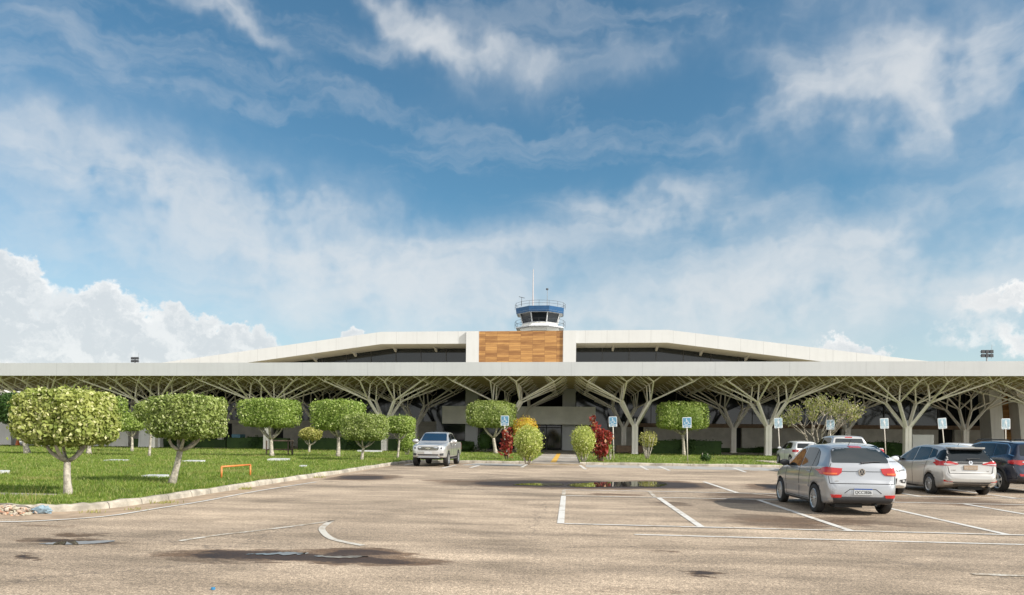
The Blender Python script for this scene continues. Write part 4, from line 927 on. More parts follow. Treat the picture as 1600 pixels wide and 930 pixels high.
def patch(name, bv, poly, view, mat, parent, off=.006, cell=.06, thick=.02, rad=0.0):
    "a panel that follows the car body: outline seen from the side (y,z), rear, front (x,z) or top (x,y)"
    if rad > 0: poly = roundp(poly, rad)
    P = []
    n = len(poly)
    for i in range(n):
        a, b = Vector(poly[i]), Vector(poly[(i + 1) % n]); k = max(1, int((b - a).length / cell))
        for j in range(k): P.append(a.lerp(b, j / k))
    nb = len(P); xs = [p.x for p in P]; zs = [p.y for p in P]; inner = []
    def inside(x, y):
        c = False
        for i in range(nb):
            a, b = P[i], P[(i + 1) % nb]
            if (a.y > y) != (b.y > y) and x < (b.x - a.x) * (y - a.y) / (b.y - a.y) + a.x: c = not c
        return c
    gx = min(xs) + cell / 2
    while gx < max(xs):
        gy = min(zs) + cell / 2
        while gy < max(zs):
            if inside(gx, gy) and min((Vector((gx, gy)) - p).length for p in P) > cell * .35: inner.append(Vector((gx, gy)))
            gy += cell
        gx += cell
    r = delaunay_2d_cdt(P + inner, [(i, (i + 1) % nb) for i in range(nb)], [list(range(nb))], 1, 1e-5); pts, fs = r[0], r[2]
    edge = {}
    out = []; 
    for p in pts:
        if view == 'L': o, d = Vector((-3, p.x, p.y)), Vector((1, 0, 0))
        elif view == 'R': o, d = Vector((3, p.x, p.y)), Vector((-1, 0, 0))
        elif view == 'B': o, d = Vector((p.x, -6, p.y)), Vector((0, 1, 0))
        elif view == 'F': o, d = Vector((p.x, 6, p.y)), Vector((0, -1, 0))
        else: o, d = Vector((p.x, p.y, 4)), Vector((0, 0, -1))
        h, nr, _, _ = bv.ray_cast(o, d)
        if h is None:
            q_ = o + d * (3 if view in 'LR' else 4); h, nr, _, _ = bv.find_nearest(q_)
        if nr.dot(d) > 0: nr = -nr
        out.append((h, nr))
    if name in ('side_window', 'quarter_window'):      # panes are nearly flat
        c = sum((h for h, _ in out), Vector()) / len(out); B = np.array([(h.y - c.y, h.z - c.z, 1.0) for h, _ in out]); q_ = np.linalg.lstsq(B, np.array([h.x for h, _ in out]), rcond=None)[0]
        sx = 1 if c.x > 0 else -1; fit = [Vector((float(q_[0] * (h.y - c.y) + q_[1] * (h.z - c.z) + q_[2]), h.y, h.z)) for h, _ in out]; dev = max(0, max((h.x - f_.x) * sx for (h, _), f_ in zip(out, fit)))
        nr = Vector((sx, -sx * float(q_[0]), -sx * float(q_[1]))).normalized(); out = [(Vector((f_.x * .5 + h.x * .5 + sx * dev * .3, h.y, h.z)), nr) for (h, _), f_ in zip(out, fit)]; thick = .03
    fs = [f for f in fs if len(f) > 2]; n0 = len(out)
    vs = [h + nr * off for h, nr in out] + [h - nr * thick for h, nr in out]
    cnt = {}
    for f in fs:
        for i in range(len(f)): e = (f[i], f[(i + 1) % len(f)]); cnt[tuple(sorted(e))] = cnt.get(tuple(sorted(e)), 0) + 1
    F = [tuple(f) for f in fs]
    for f in fs:
        for i in range(len(f)):
            a, b = f[i], f[(i + 1) % len(f)]
            if cnt[tuple(sorted((a, b)))] == 1: F.append((b, a, a + n0, b + n0))
    me = bpy.data.meshes.new(name); me.from_pydata([tuple(v) for v in vs], [], F); bm = bmesh.new(); bm.from_mesh(me)
    me2 = me; flip = None
    for f_ in bm.faces[:len(fs)] if False else []: pass
    bm.faces.ensure_lookup_table(); o0 = out[0][1]; s = sum(bm.faces[i].normal.dot(out[fs[i][0]][1]) for i in range(len(fs)))
    if s < 0: bmesh.ops.reverse_faces(bm, faces=bm.faces)
    bm.to_mesh(me); bm.free(); o = link(name, me, mat, parent, True)
    me.set_sharp_from_angle(angle=R(50)); return o
def roundp(poly, r, n=4):
    out = []; m = len(poly)
    for i in range(m):
        a, b, c = Vector(poly[i - 1]), Vector(poly[i]), Vector(poly[(i + 1) % m]); u, v = (a - b), (c - b); rr_ = min(r, u.length * .45, v.length * .45); p, q_ = b + u.normalized() * rr_, b + v.normalized() * rr_
        for k in range(n + 1): t = k / n; out.append(tuple(p * (1 - t)**2 + b * 2 * t * (1 - t) + q_ * t * t))
    return out
def line(name, bv, pts, w, view, mat, parent, off=.004): return patch(name, bv, poly_line(pts, w), view, mat, parent, off, .07, .004)
def mir(poly): return [(-x, y) for x, y in poly]
def wheel(parent, x, y, r, w, style=10, rimk=.66):
    s = 1 if x > 0 else -1; M = Matrix.Translation((x, y, r)) @ Matrix.Rotation(R(90) * s, 4, 'Y'); e = empty('wheel', None, None); e.parent = parent
    mb = MB(); rr_ = r * rimk; h = w / 2
    mb.lathe([(rr_, -h * .86), (rr_ * 1.10, -h), (r * .93, -h * .98), (r * .985, -h * .80), (r, -h * .45), (r, h * .45), (r * .985, h * .80), (r * .93, h * .98), (rr_ * 1.10, h), (rr_, h * .86)], 40, M, closed=True); mb.build('tyre', TYRE, e, True)
    mb = MB(); mb.lathe([(0, h * .1), (rr_ * .98, h * .1), (rr_ * .98, -h * .5), (0, -h * .5)], 24, M); mb.build('brake_disc', DARK, e)
    mb = MB(); mb.lathe([(rr_ * .90, h * .50), (rr_ * .90, h * .86), (rr_ * .97, h * .95), (rr_ * 1.03, h * .86), (rr_ * 1.03, h * .2), (rr_ * .93, h * .2)], 36, M, closed=True)
    mb.lathe([(0, h * .4), (rr_ * .24, h * .4), (rr_ * .26, h * .72), (rr_ * .12, h * .86), (0, h * .86)], 18, M)
    for k in range(style):
        a = 2 * PI * k / style; b = .075 if style > 7 else .15; K = M @ Matrix.Rotation(a, 4, 'Z')
        V = [(rr_ * .18, -rr_ * b, h * .45), (rr_ * .18, rr_ * b, h * .45), (rr_ * .95, rr_ * b * 1.1, h * .45), (rr_ * .95, -rr_ * b * 1.1, h * .45), (rr_ * .18, -rr_ * b * .8, h * .74), (rr_ * .18, rr_ * b * .8, h * .74), (rr_ * .95, rr_ * b * .8, h * .84), (rr_ * .95, -rr_ * b * .8, h * .84)]
        mb.add([K @ Vector(v) for v in V], [(0, 3, 2, 1), (4, 5, 6, 7), (0, 1, 5, 4), (1, 2, 6, 5), (2, 3, 7, 6), (3, 0, 4, 7)])
    mb.build('rim', RIM, e, False)
def text_mesh(name, txt, size, mat, parent, loc, rot, depth=.002):
    c = bpy.data.curves.new(name, 'FONT'); c.body = txt; c.size = size; c.align_x = 'CENTER'; c.align_y = 'CENTER'; c.extrude = depth
    o = bpy.data.objects.new(name, c); COL.objects.link(o); dg = bpy.context.evaluated_depsgraph_get(); me = bpy.data.meshes.new_from_object(o.evaluated_get(dg)); bpy.data.objects.remove(o)
    o = bpy.data.objects.new(name, me); COL.objects.link(o); me.materials.clear(); me.materials.append(mat); o.parent = parent; o.location = loc; o.rotation_euler = rot; return o
def plate(parent, y, z, txt, rear=True, mat=None, tilt=0):
    mb = MB(); mb.box(-.20, .20, -.008, .008, -.065, .065); p = mb.build('number_plate', mat or PLW, parent); p.location = (0, y, z); p.rotation_euler = (tilt, 0, 0 if rear else PI)
    mb = MB(); mb.box(-.197, .197, -.010, -.0085, .035, .062); mb.build('plate_band', PLB if mat is None else mat, p)
    text_mesh('plate_characters', txt, .085, DARK if mat is None else CREAMP, p, (0, -.0105, -.018), (R(90), 0, 0), .001)
def mirror(parent, x, y, z, mat, s=1.0):
    mb = MB(); bm = bmesh.new(); bmesh.ops.create_uvsphere(bm, u_segments=12, v_segments=8, radius=1)
    sx = 1 if x > 0 else -1
    vs = [Vector((x + sx * .08 * s + v.co.x * .125 * s, y + v.co.y * .075 * s + abs(v.co.x) * -.02, z + v.co.z * .078 * s)) for v in bm.verts]; mb.add(vs, [tuple(v.index for v in f.verts) for f in bm.faces]); bm.free()
    mb.tube([(x - sx * .10, y + .02, z - .07), (x + sx * .03, y, z - .03)], [.028, .022], 8); mb.build('door_mirror', mat, parent, True)
def handle(parent, bv, x, y, z, mat):
    h, n_, _, _ = bv.ray_cast(Vector((x * 3, y, z)), Vector((-x, 0, 0)));
    if h is None: return
    mb = MB(); s = 1 if x > 0 else -1; mb.tube([h + Vector((0, -.09, 0)), h + Vector((s * .03, -.07, .004)), h + Vector((s * .034, 0, .006)), h + Vector((s * .03, .07, .004)), h + Vector((0, .09, 0))], .013, 8); mb.build('door_handle', mat, parent, True)
def underbody(parent, W_, L0, L1, z): mb = MB(); mb.box(-W_ + .30, W_ - .30, L0 + .35, L1 - .35, z - .02, z + .25); mb.build('underbody', DARK, parent)

# ---------------------------------------------------------------- silver hatchback, rear view
def hatch_a():
    e = empty('parked_car', 'silver metallic hatchback seen from behind, nearest of all the cars, round emblem on its hatch', 'car', (6.12, 17.56, 0), R(.3)); e.scale = (.925, 1, 1.035)
    sp = dict(wr=.30, tumble=.035, crown=.022,
        roof=[(1.95, .60), (1.93, .70), (1.85, .76), (1.65, .84), (1.35, .92), (1.02, .985), (.9, 1.03), (.55, 1.215), (.25, 1.355), (.05, 1.405), (-.3, 1.44), (-.8, 1.445), (-1.2, 1.42), (-1.48, 1.375), (-1.555, 1.36), (-1.60, 1.31), (-1.72, 1.17), (-1.80, 1.055), (-1.835, 1.0), (-1.865, .88), (-1.885, .74), (-1.925, .665), (-1.95, .60)],
        belt=[(1.95, .50), (1.85, .66), (1.5, .80), (1.0, .885), (.3, .915), (-.6, .945), (-1.3, .985), (-1.65, 1.0), (-1.80, .96), (-1.86, .80), (-1.89, .68), (-1.95, .55)],
        wmid=[(1.95, .50), (1.92, .60), (1.82, .70), (1.6, .775), (1.2, .815), (.5, .825), (-.5, .828), (-1.2, .826), (-1.5, .812), (-1.72, .785), (-1.84, .752), (-1.91, .70), (-1.95, .62)],
        wroof=[(1.95, .42), (1.8, .58), (1.4, .66), (1.0, .70), (.85, .69), (.4, .605), (.05, .575), (-.6, .575), (-1.3, .565), (-1.55, .565), (-1.72, .625), (-1.83, .675), (-1.9, .62), (-1.95, .55)],
        bot=[(1.95, .30), (1.85, .22), (1.5, .19), (0, .18), (-1.5, .20), (-1.85, .26), (-1.95, .30)])
    b, bv = body_mesh('body', sp, P_SIL, e, [(1.20, .345), (-1.265, .345)]); W_ = .828
    underbody(e, W_, -1.95, 1.95, .2)
    for x in (-.745, .745):
        for y in (1.20, -1.265): wheel(e, x, y, .30, .185, 14, .68)
    patch('rear_window', bv, [(-.63, 1.075), (.63, 1.075), (.55, 1.345), (.46, 1.375), (-.46, 1.375), (-.55, 1.345)], 'B', CARGL2, e, rad=.05)
    patch('brake_light', bv, [(-.13, 1.385), (.13, 1.385), (.12, 1.412), (-.12, 1.412)], 'B', REDL, e, .012)
    patch('windscreen', bv, [(-.66, 1.03), (.66, 1.03), (.54, 1.375), (-.54, 1.375)], 'F', CARGL, e, rad=.04)
    for v, s in (('L', -1), ('R', 1)):
        patch('side_window', bv, [(.66, .96), (.14, 1.31), (-.22, 1.36), (-.22, .945), (.56, .93)], v, CARGL, e, rad=.03)
        patch('side_window', bv, [(-.29, .95), (-.29, 1.372), (-.85, 1.372), (-1.02, 1.33), (-1.02, .965)], v, CARGL, e, rad=.03)
        patch('quarter_window', bv, [(-1.05, .97), (-1.05, 1.325), (-1.14, 1.27), (-1.30, 1.06), (-1.31, .985)], v, CARGL, e, rad=.03)
        for pts in ([(.72, .90), (.74, .62), (.70, .27)], [(-.255, .94), (-.255, .27)], [(-1.04, .95), (-.98, .72), (-.93, .52)], [(.70, .27), (-.85, .27)]): line('panel_gap', bv, pts, .011, v, GAP, e)
        line('body_moulding', bv, [(.70, .53), (-.88, .55)], .035, v, P_SIL, e, .016)
        mirror(e, s * .80, .66, 1.0, PLAST)
        for hy in (-.12, -.88): handle(e, bv, s, hy, .86, P_SIL)
        patch('sill', bv, [(.85, .24), (.85, .185), (-.92, .19), (-.92, .245)], v, PLAST, e, .006)
    for m in (1, -1):
        pl = [(.42, .96), (.72, .98), (.80, .96), (.80, .83), (.74, .81), (.51, .82), (.44, .87)]
        P = pl if m == 1 else mir(pl); t = patch('tail_light', bv, P, 'B', REDL, e, .014, .035)
        s_ = [(.53, .865), (.77, .87), (.77, .83), (.55, .835)]; patch('reversing_lens', bv, s_ if m == 1 else mir(s_), 'B', CLEARL if False else AMB, t, .022, .035)
        r_ = [(.46, .43), (.69, .435), (.67, .37), (.48, .37)]; patch('reflector', bv, r_ if m == 1 else mir(r_), 'B', REDL, e, .022, .04)
        w = 'L' if m == -1 else 'R'; patch('tail_light_side', bv, [(-1.84, .975), (-1.62, .965), (-1.60, .89), (-1.64, .83), (-1.84, .82)], w, REDL, t, .012, .03)
    patch('rear_bumper_skirt', bv, [(-.66, .39), (.66, .39), (.62, .27), (-.62, .27)], 'B', PLAST, e, .018, .05)
    line('panel_gap', bv, [(-.70, .655), (.70, .655)], .012, 'B', GAP, e, .006); line('panel_gap', bv, [(-.66, .90), (-.09, .90)], .010, 'B', GAP, e, .006); line('panel_gap', bv, [(.09, .90), (.42, .90)], .010, 'B', GAP, e, .006)
    line('panel_gap', bv, [(-.70, .655), (-.715, .80)], .010, 'B', GAP, e, .006); line('panel_gap', bv, [(.70, .655), (.715, .80)], .010, 'B', GAP, e, .006); line('panel_gap', bv, [(-.64, 1.06), (-.68, .98)], .010, 'B', GAP, e, .006)
    line('bumper_crease', bv, [(-.40, .46), (-.28, .545), (.28, .545), (.40, .46)], .014, 'B', GAP, e, .004)
    # round emblem: ring with the two stacked letters
    ez = .89; ring_ = MB(); h = bv.ray_cast(Vector((0, -6, ez)), Vector((0, 1, 0)))[0]; yb = h.y - .012
    em = MB(); em.lathe([(.062, 0), (.074, 0), (.074, .012), (.062, .012)], 24, Matrix.Translation((0, yb, ez)) @ Matrix.Rotation(R(90), 4, 'X'), closed=True)
    em.prism(poly_line([(-.034, ez + .052), (0, ez + .004), (.034, ez + .052)], .013), yb - .012, yb, 'y'); em.prism(poly_line([(-.058, ez + .022), (-.030, ez - .048), (0, ez + .0)], .012), yb - .0125, yb, 'y'); em.prism(poly_line([(0, ez), (.030, ez - .048), (.058, ez + .022)], .012), yb - .0125, yb, 'y')
    em.build('emblem', CHROME, e); em = MB(); em.lathe([(0, 0), (.063, 0), (.063, .004), (0, .004)], 24, Matrix.Translation((0, yb + .004, ez)) @ Matrix.Rotation(R(90), 4, 'X')); em.build('emblem_disc', DGREY, e)
    text_mesh('badge', 'GOL', .045, CHROME, e, (-.55, bv.ray_cast(Vector((-.55, -6, .70)), Vector((0, 1, 0)))[0].y - .006, .70), (R(90), 0, 0))
    yb = bv.ray_cast(Vector((0, -6, .49)), Vector((0, 1, 0)))[0].y; plate(e, yb - .012, .50, 'QCC3E06')
    mb = MB(); mb.tube([(.02, -1.865, 1.0), (.04, -1.86, 1.03)], .02, 6); mb.tube([(.03, -1.85, 1.03), (-.12, -1.845, 1.036), (-.40, -1.825, 1.032)], [.012, .010, .008], 6)
    hh = bv.ray_cast(Vector((.0, -6, 1.09)), Vector((0, 1, 0)))[0].y; 
    mb = MB(); mb.tube([(.02, hh - .01, 1.07), (.02, hh - .04, 1.08)], .02, 8); mb.tube([(.02, hh - .035, 1.08), (.28, hh - .015, 1.10), (.44, hh - .004, 1.11)], [.012, .009, .007], 6); mb.build('wiper', PLAST, e)
    mb = MB(); mb.tube([(0, -1.15, 1.44), (0, -1.30, 1.56)], [.008, .004], 5); mb.build('antenna', PLAST, e)
    mb = MB(); mb.tube([(.30, -1.7, .235), (.30, -1.92, .225)], .028, 10); mb.tube([(-.42, -1.45, .22), (.42, -1.45, .22)], .04, 8); mb.box(-.55, .05, -1.8, -1.5, .16, .24); mb.build('exhaust', DARK, e)
    for m in (1, -1): patch('headlight', bv, [(m * .45, .68), (m * .72, .70), (m * .70, .58), (m * .50, .57)][::m], 'F', CLEARL, e, .01)
    return e
hatch_a()

# ---------------------------------------------------------------- hatchback with spoiler
def hatch_b():
    e = empty('parked_car', 'warm silver hatchback with black-edged spoiler window, second from the right among the near cars', 'car', (11.60, 23.95, 0), R(-1.0)); e.scale = (.92, 1, 1)
    sp = dict(wr=.305, tumble=.03, crown=.022,
        roof=[(2.07, .62), (2.04, .74), (1.95, .80), (1.7, .88), (1.35, .97), (1.15, 1.02), (1.0, 1.07), (.6, 1.27), (.25, 1.41), (0, 1.455), (-.4, 1.48), (-.9, 1.475), (-1.4, 1.43), (-1.68, 1.385), (-1.74, 1.345), (-1.78, 1.29), (-1.92, 1.10), (-1.98, 1.0), (-2.0, .90), (-2.02, .70), (-2.05, .64), (-2.08, .56)],
        belt=[(2.07, .52), (1.95, .70), (1.5, .85), (1.0, .925), (.3, .95), (-.6, .985), (-1.3, 1.04), (-1.7, 1.06), (-1.92, .98), (-2.0, .80), (-2.03, .62), (-2.08, .52)],
        wmid=[(2.07, .50), (2.02, .64), (1.9, .74), (1.65, .81), (1.2, .85), (.5, .862), (-.5, .865), (-1.2, .865), (-1.6, .85), (-1.85, .82), (-1.97, .78), (-2.04, .70), (-2.08, .62)],
        wroof=[(2.07, .42), (1.9, .60), (1.4, .70), (1.05, .73), (.9, .715), (.4, .62), (0, .595), (-.8, .59), (-1.4, .57), (-1.7, .56), (-1.9, .63), (-1.99, .70), (-2.05, .62), (-2.08, .55)],
        bot=[(2.07, .30), (1.95, .22), (1.5, .18), (0, .17), (-1.5, .20), (-1.95, .30), (-2.08, .36)])
    b, bv = body_mesh('body', sp, P_SIL2, e, [(1.29, .35), (-1.26, .35)]); W_ = .865
    underbody(e, W_, -2.05, 2.05, .2)
    for x in (-.775, .775):
        for y in (1.29, -1.26): wheel(e, x, y, .305, .19, 12, .66)
    patch('rear_window', bv, [(-.76, 1.00), (.76, 1.00), (.67, 1.20), (.56, 1.345), (-.56, 1.345), (-.67, 1.20)], 'B', CARGL, e, rad=.05)
    for m in (1, -1):
        q_ = [(-1.52, 1.10), (-1.50, 1.30), (-1.62, 1.345), (-1.72, 1.33), (-1.86, 1.14), (-1.90, 1.02)]; patch('quarter_trim', bv, q_, 'R' if m == 1 else 'L', CARGL, e, .008)
    mb = MB(); mb.prism([(-.53, -1.60), (.53, -1.60), (.50, -1.86), (.40, -1.90), (-.40, -1.90), (-.50, -1.86)], 1.385, 1.42, 'z'); mb.build('spoiler', P_SIL2, e)
    mb = MB(); mb.prism([(-.51, -1.60), (.51, -1.60), (.49, -1.85), (.39, -1.885), (-.39, -1.885), (-.49, -1.85)], 1.345, 1.384, 'z'); mb.build('spoiler_underside', PLAST, e)
    patch('windscreen', bv, [(-.68, 1.07), (.68, 1.07), (.56, 1.41), (-.56, 1.41)], 'F', CARGL, e, rad=.04)
    for v, s in (('L', -1), ('R', 1)):
        patch('side_window', bv, [(.92, 1.0), (.25, 1.36), (-.15, 1.41), (-.15, .985), (.6, .97)], v, CARGL, e, rad=.03)
        patch('side_window', bv, [(-.22, .99), (-.22, 1.413), (-.85, 1.405), (-1.02, 1.38), (-1.12, 1.06), (-.9, 1.02)], v, CARGL, e, rad=.03)
        patch('quarter_window', bv, [(-1.16, 1.07), (-1.06, 1.375), (-1.35, 1.33), (-1.50, 1.13)], v, CARGL, e, rad=.03)
        for pts in ([(.86, .93), (.86, .6), (.82, .27)], [(-.18, .97), (-.20, .27)], [(-1.14, 1.04), (-1.0, .78), (-.95, .52)]): line('panel_gap', bv, pts, .011, v, GAP, e)
        mirror(e, s * .84, .80, 1.03, PLAST if s < 0 else P_SIL2, 1.05)
        for hy in (-.05, -.92): handle(e, bv, s, hy, .89, P_SIL2)
        patch('sill', bv, [(.9, .235), (.9, .18), (-.88, .185), (-.88, .24)], v, PLAST, e, .006)
        t = patch('tail_light_side', bv, [(-1.52, 1.06), (-1.72, 1.03), (-1.95, .98), (-1.98, .88), (-1.78, .89)], v, REDL, e, .012, .03)
    for m in (1, -1):
        pl = [(.34, .935), (.60, 1.01), (.84, 1.0), (.84, .87), (.70, .885), (.36, .915)]; t = patch('tail_light', bv, pl if m == 1 else mir(pl), 'B', REDL, e, .016, .035)
        s_ = [(.45, .925), (.75, .94), (.75, .905), (.5, .915)]; patch('lamp_strip', bv, s_ if m == 1 else mir(s_), 'B', CLEARL, t, .024, .035)
        r_ = [(.56, .47), (.76, .49), (.76, .42), (.56, .41)]; patch('reflector', bv, r_ if m == 1 else mir(r_), 'B', REDL, e, .022, .04)
    patch('hatch_bar', bv, [(-.36, .985), (.36, .985), (.35, .935), (-.35, .935)], 'B', PLAST, e, .02); patch('emblem', bv, disc(0, .965, .06), 'B', CHROME, e, .030, .03)
    patch('emblem_oval', bv, [(.038 * math.cos(t), .965 + .018 * math.sin(t)) for t in np.linspace(0, 2 * PI, 12, endpoint=False)], 'B', DGREY, e, .034, .03)
    patch('rear_bumper_skirt', bv, [(-.55, .40), (.55, .40), (.50, .32), (-.50, .32)], 'B', PLAST, e, .018, .05); patch('bumper_lip', bv, [(-.80, .50), (.80, .50), (.66, .43), (-.66, .43)], 'B', P_SIL2, e, .028, .05)
    line('panel_gap', bv, [(-.62, .66), (.62, .66)], .012, 'B', GAP, e, .006); line('panel_gap', bv, [(.62, .66), (.66, .86)], .012, 'B', GAP, e, .006); line('panel_gap', bv, [(-.62, .66), (-.66, .86)], .012, 'B', GAP, e, .006)
    yb = bv.ray_cast(Vector((0, -6, .82)), Vector((0, 1, 0)))[0].y; plate(e, yb - .02, .83, 'QLN0D01', mat=PLT)
    text_mesh('badge', 'YARIS', .05, CHROME, e, (-.50, bv.ray_cast(Vector((-.5, -6, .76)), Vector((0, 1, 0)))[0].y - .006, .75), (R(90), 0, 0)); text_mesh('badge', 'XLS', .05, CHROME, e, (.50, bv.ray_cast(Vector((.5, -6, .76)), Vector((0, 1, 0)))[0].y - .006, .73), (R(90), 0, 0))
    hh = bv.ray_cast(Vector((.0, -6, 1.05)), Vector((0, 1, 0)))[0].y; mb = MB(); mb.tube([(.0, hh - .01, 1.02), (0, hh - .05, 1.03)], .02, 8); mb.tube([(0, hh - .045, 1.03), (-.1, hh - .03, 1.08), (.30, hh + .015, 1.10)], [.012, .010, .007], 6); mb.build('wiper', PLAST, e)
    mb = MB(); mb.tube([(.55, -1.7, .27), (.55, -2.0, .255)], .03, 10); mb.box(-.3, .4, -1.9, -1.5, .18, .3); mb.build('exhaust', DARK, e)
    mb = MB(); mb.tube([(0, -1.3, 1.47), (0, -1.42, 1.56)], [.008, .004], 5); mb.build('antenna', PLAST, e)
    return e
hatch_b()

# ---------------------------------------------------------------- dark blue SUV at the right edge
def suv():
    e = empty('parked_car', 'dark blue off-road style car cut off by the right edge', 'car', (14.38, 25.5, 0), 0); e.scale = (.95, 1, 1)
    sp = dict(wr=.36, tumble=.03, crown=.02,
        roof=[(2.2, .78), (2.17, .92), (2.0, 1.0), (1.6, 1.08), (1.2, 1.12), (1.05, 1.17), (.7, 1.38), (.4, 1.54), (.1, 1.60), (-.5, 1.62), (-1.2, 1.60), (-1.7, 1.56), (-1.85, 1.52), (-1.9, 1.46), (-2.05, 1.16), (-2.1, 1.06), (-2.12, .8), (-2.16, .72), (-2.2, .62)],
        belt=[(2.2, .66), (2.1, .86), (1.5, .99), (.8, 1.03), (-.6, 1.07), (-1.4, 1.12), (-1.9, 1.10), (-2.06, 1.0), (-2.12, .74), (-2.2, .56)],
        wmid=[(2.2, .60), (2.1, .76), (1.8, .88), (1.3, .905), (.3, .905), (-1.3, .908), (-1.7, .90), (-2.0, .86), (-2.12, .80), (-2.2, .70)],
        wroof=[(2.2, .5), (1.8, .70), (1.2, .78), (1.0, .76), (.5, .67), (.1, .645), (-.8, .64), (-1.6, .61), (-1.9, .62), (-2.06, .70), (-2.14, .70), (-2.2, .62)],
        bot=[(2.2, .42), (2.0, .30), (0, .27), (-1.8, .30), (-2.2, .42)])
    b, bv = body_mesh('body', sp, P_NAVY, e, [(1.30, .42), (-1.34, .42)])
    underbody(e, .9, -2.15, 2.15, .3)
    for x in (-.80, .80):
        for y in (1.30, -1.34): wheel(e, x, y, .355, .22, 5, .68)
    patch('rear_window', bv, [(-.63, 1.17), (.63, 1.17), (.55, 1.50), (-.55, 1.50)], 'B', CARGL, e, rad=.05)
    patch('windscreen', bv, [(-.72, 1.17), (.72, 1.17), (.60, 1.56), (-.60, 1.56)], 'F', CARGL, e, rad=.04)
    for v, s in (('L', -1), ('R', 1)):
        patch('side_window', bv, [(.95, 1.10), (.42, 1.46), (0, 1.52), (0, 1.10)], v, CARGL, e, rad=.03); patch('side_window', bv, [(-.07, 1.10), (-.07, 1.525), (-.85, 1.515), (-.98, 1.12)], v, CARGL, e, rad=.03); patch('quarter_window', bv, [(-1.04, 1.14), (-.93, 1.51), (-1.45, 1.48), (-1.62, 1.22)], v, CARGL, e, rad=.04)
        line('roof_trim', bv, [(.9, 1.16), (.42, 1.49), (0, 1.555), (-.8, 1.555), (-1.45, 1.52), (-1.65, 1.42), (-1.78, 1.20), (-1.98, 1.15)], .022, v, CHROME, e, .014)
        for (yy, rr_) in ((1.30, .42), (-1.34, .42)):
            arc = [(yy + (rr_ + .035) * math.cos(t), .365 + (rr_ + .035) * math.sin(t)) for t in [R(-8 + k * 14) for k in range(15)]]; line('arch_trim', bv, arc, .075, v, PLAST, e, .016)
        patch('sill', bv, [(.9, .42), (.9, .28), (-.92, .28), (-.92, .42)], v, PLAST, e, .012); mirror(e, s * .88, .85, 1.14, P_NAVY, 1.2)
        for pts in ([(.86, 1.0), (.86, .45)], [(-.03, 1.08), (-.03, .45)], [(-1.0, 1.1), (-.95, .8)]): line('panel_gap', bv, pts, .011, v, GAP, e)
        mb = MB(); mb.tube([(s * .60, .35, 1.63), (s * .60, .2, 1.665), (s * .58, -1.3, 1.655), (s * .57, -1.5, 1.61)], .02, 8); mb.build('roof_rail', PLAST, e)
    for m in (1, -1):
        pl = [(.38, 1.02), (.84, 1.03), (.84, .92), (.66, .87), (.40, .93)]; t = patch('tail_light', bv, pl if m == 1 else mir(pl), 'B', REDL, e, .016, .04); s_ = [(.42, .985), (.6, .99), (.6, .955), (.43, .955)]; patch('lamp_strip', bv, s_ if m == 1 else mir(s_), 'B', CLEARL, t, .024)
        r_ = [(.52, .60), (.72, .61), (.70, .54), (.54, .54)]; patch('reflector', bv, r_ if m == 1 else mir(r_), 'B', REDL, e, .02)
        patch('tail_light_side', bv, [(-2.10, 1.03), (-1.86, 1.02), (-1.86, .93), (-2.08, .90)], 'R' if m == 1 else 'L', REDL, e, .012)
    patch('rear_bumper_skirt', bv, [(-.78, .52), (.78, .52), (.72, .38), (-.72, .38)], 'B', PLAST, e, .018); line('chrome_strip', bv, [(-.25, .93), (-.2, .82), (.2, .82), (.25, .93)], .015, 'B', CHROME, e, .01)
    patch('number_plate', bv, [(-.2, .80), (.2, .80), (.2, .68), (-.2, .68)], 'B', PLW, e, .02); return e
suv()

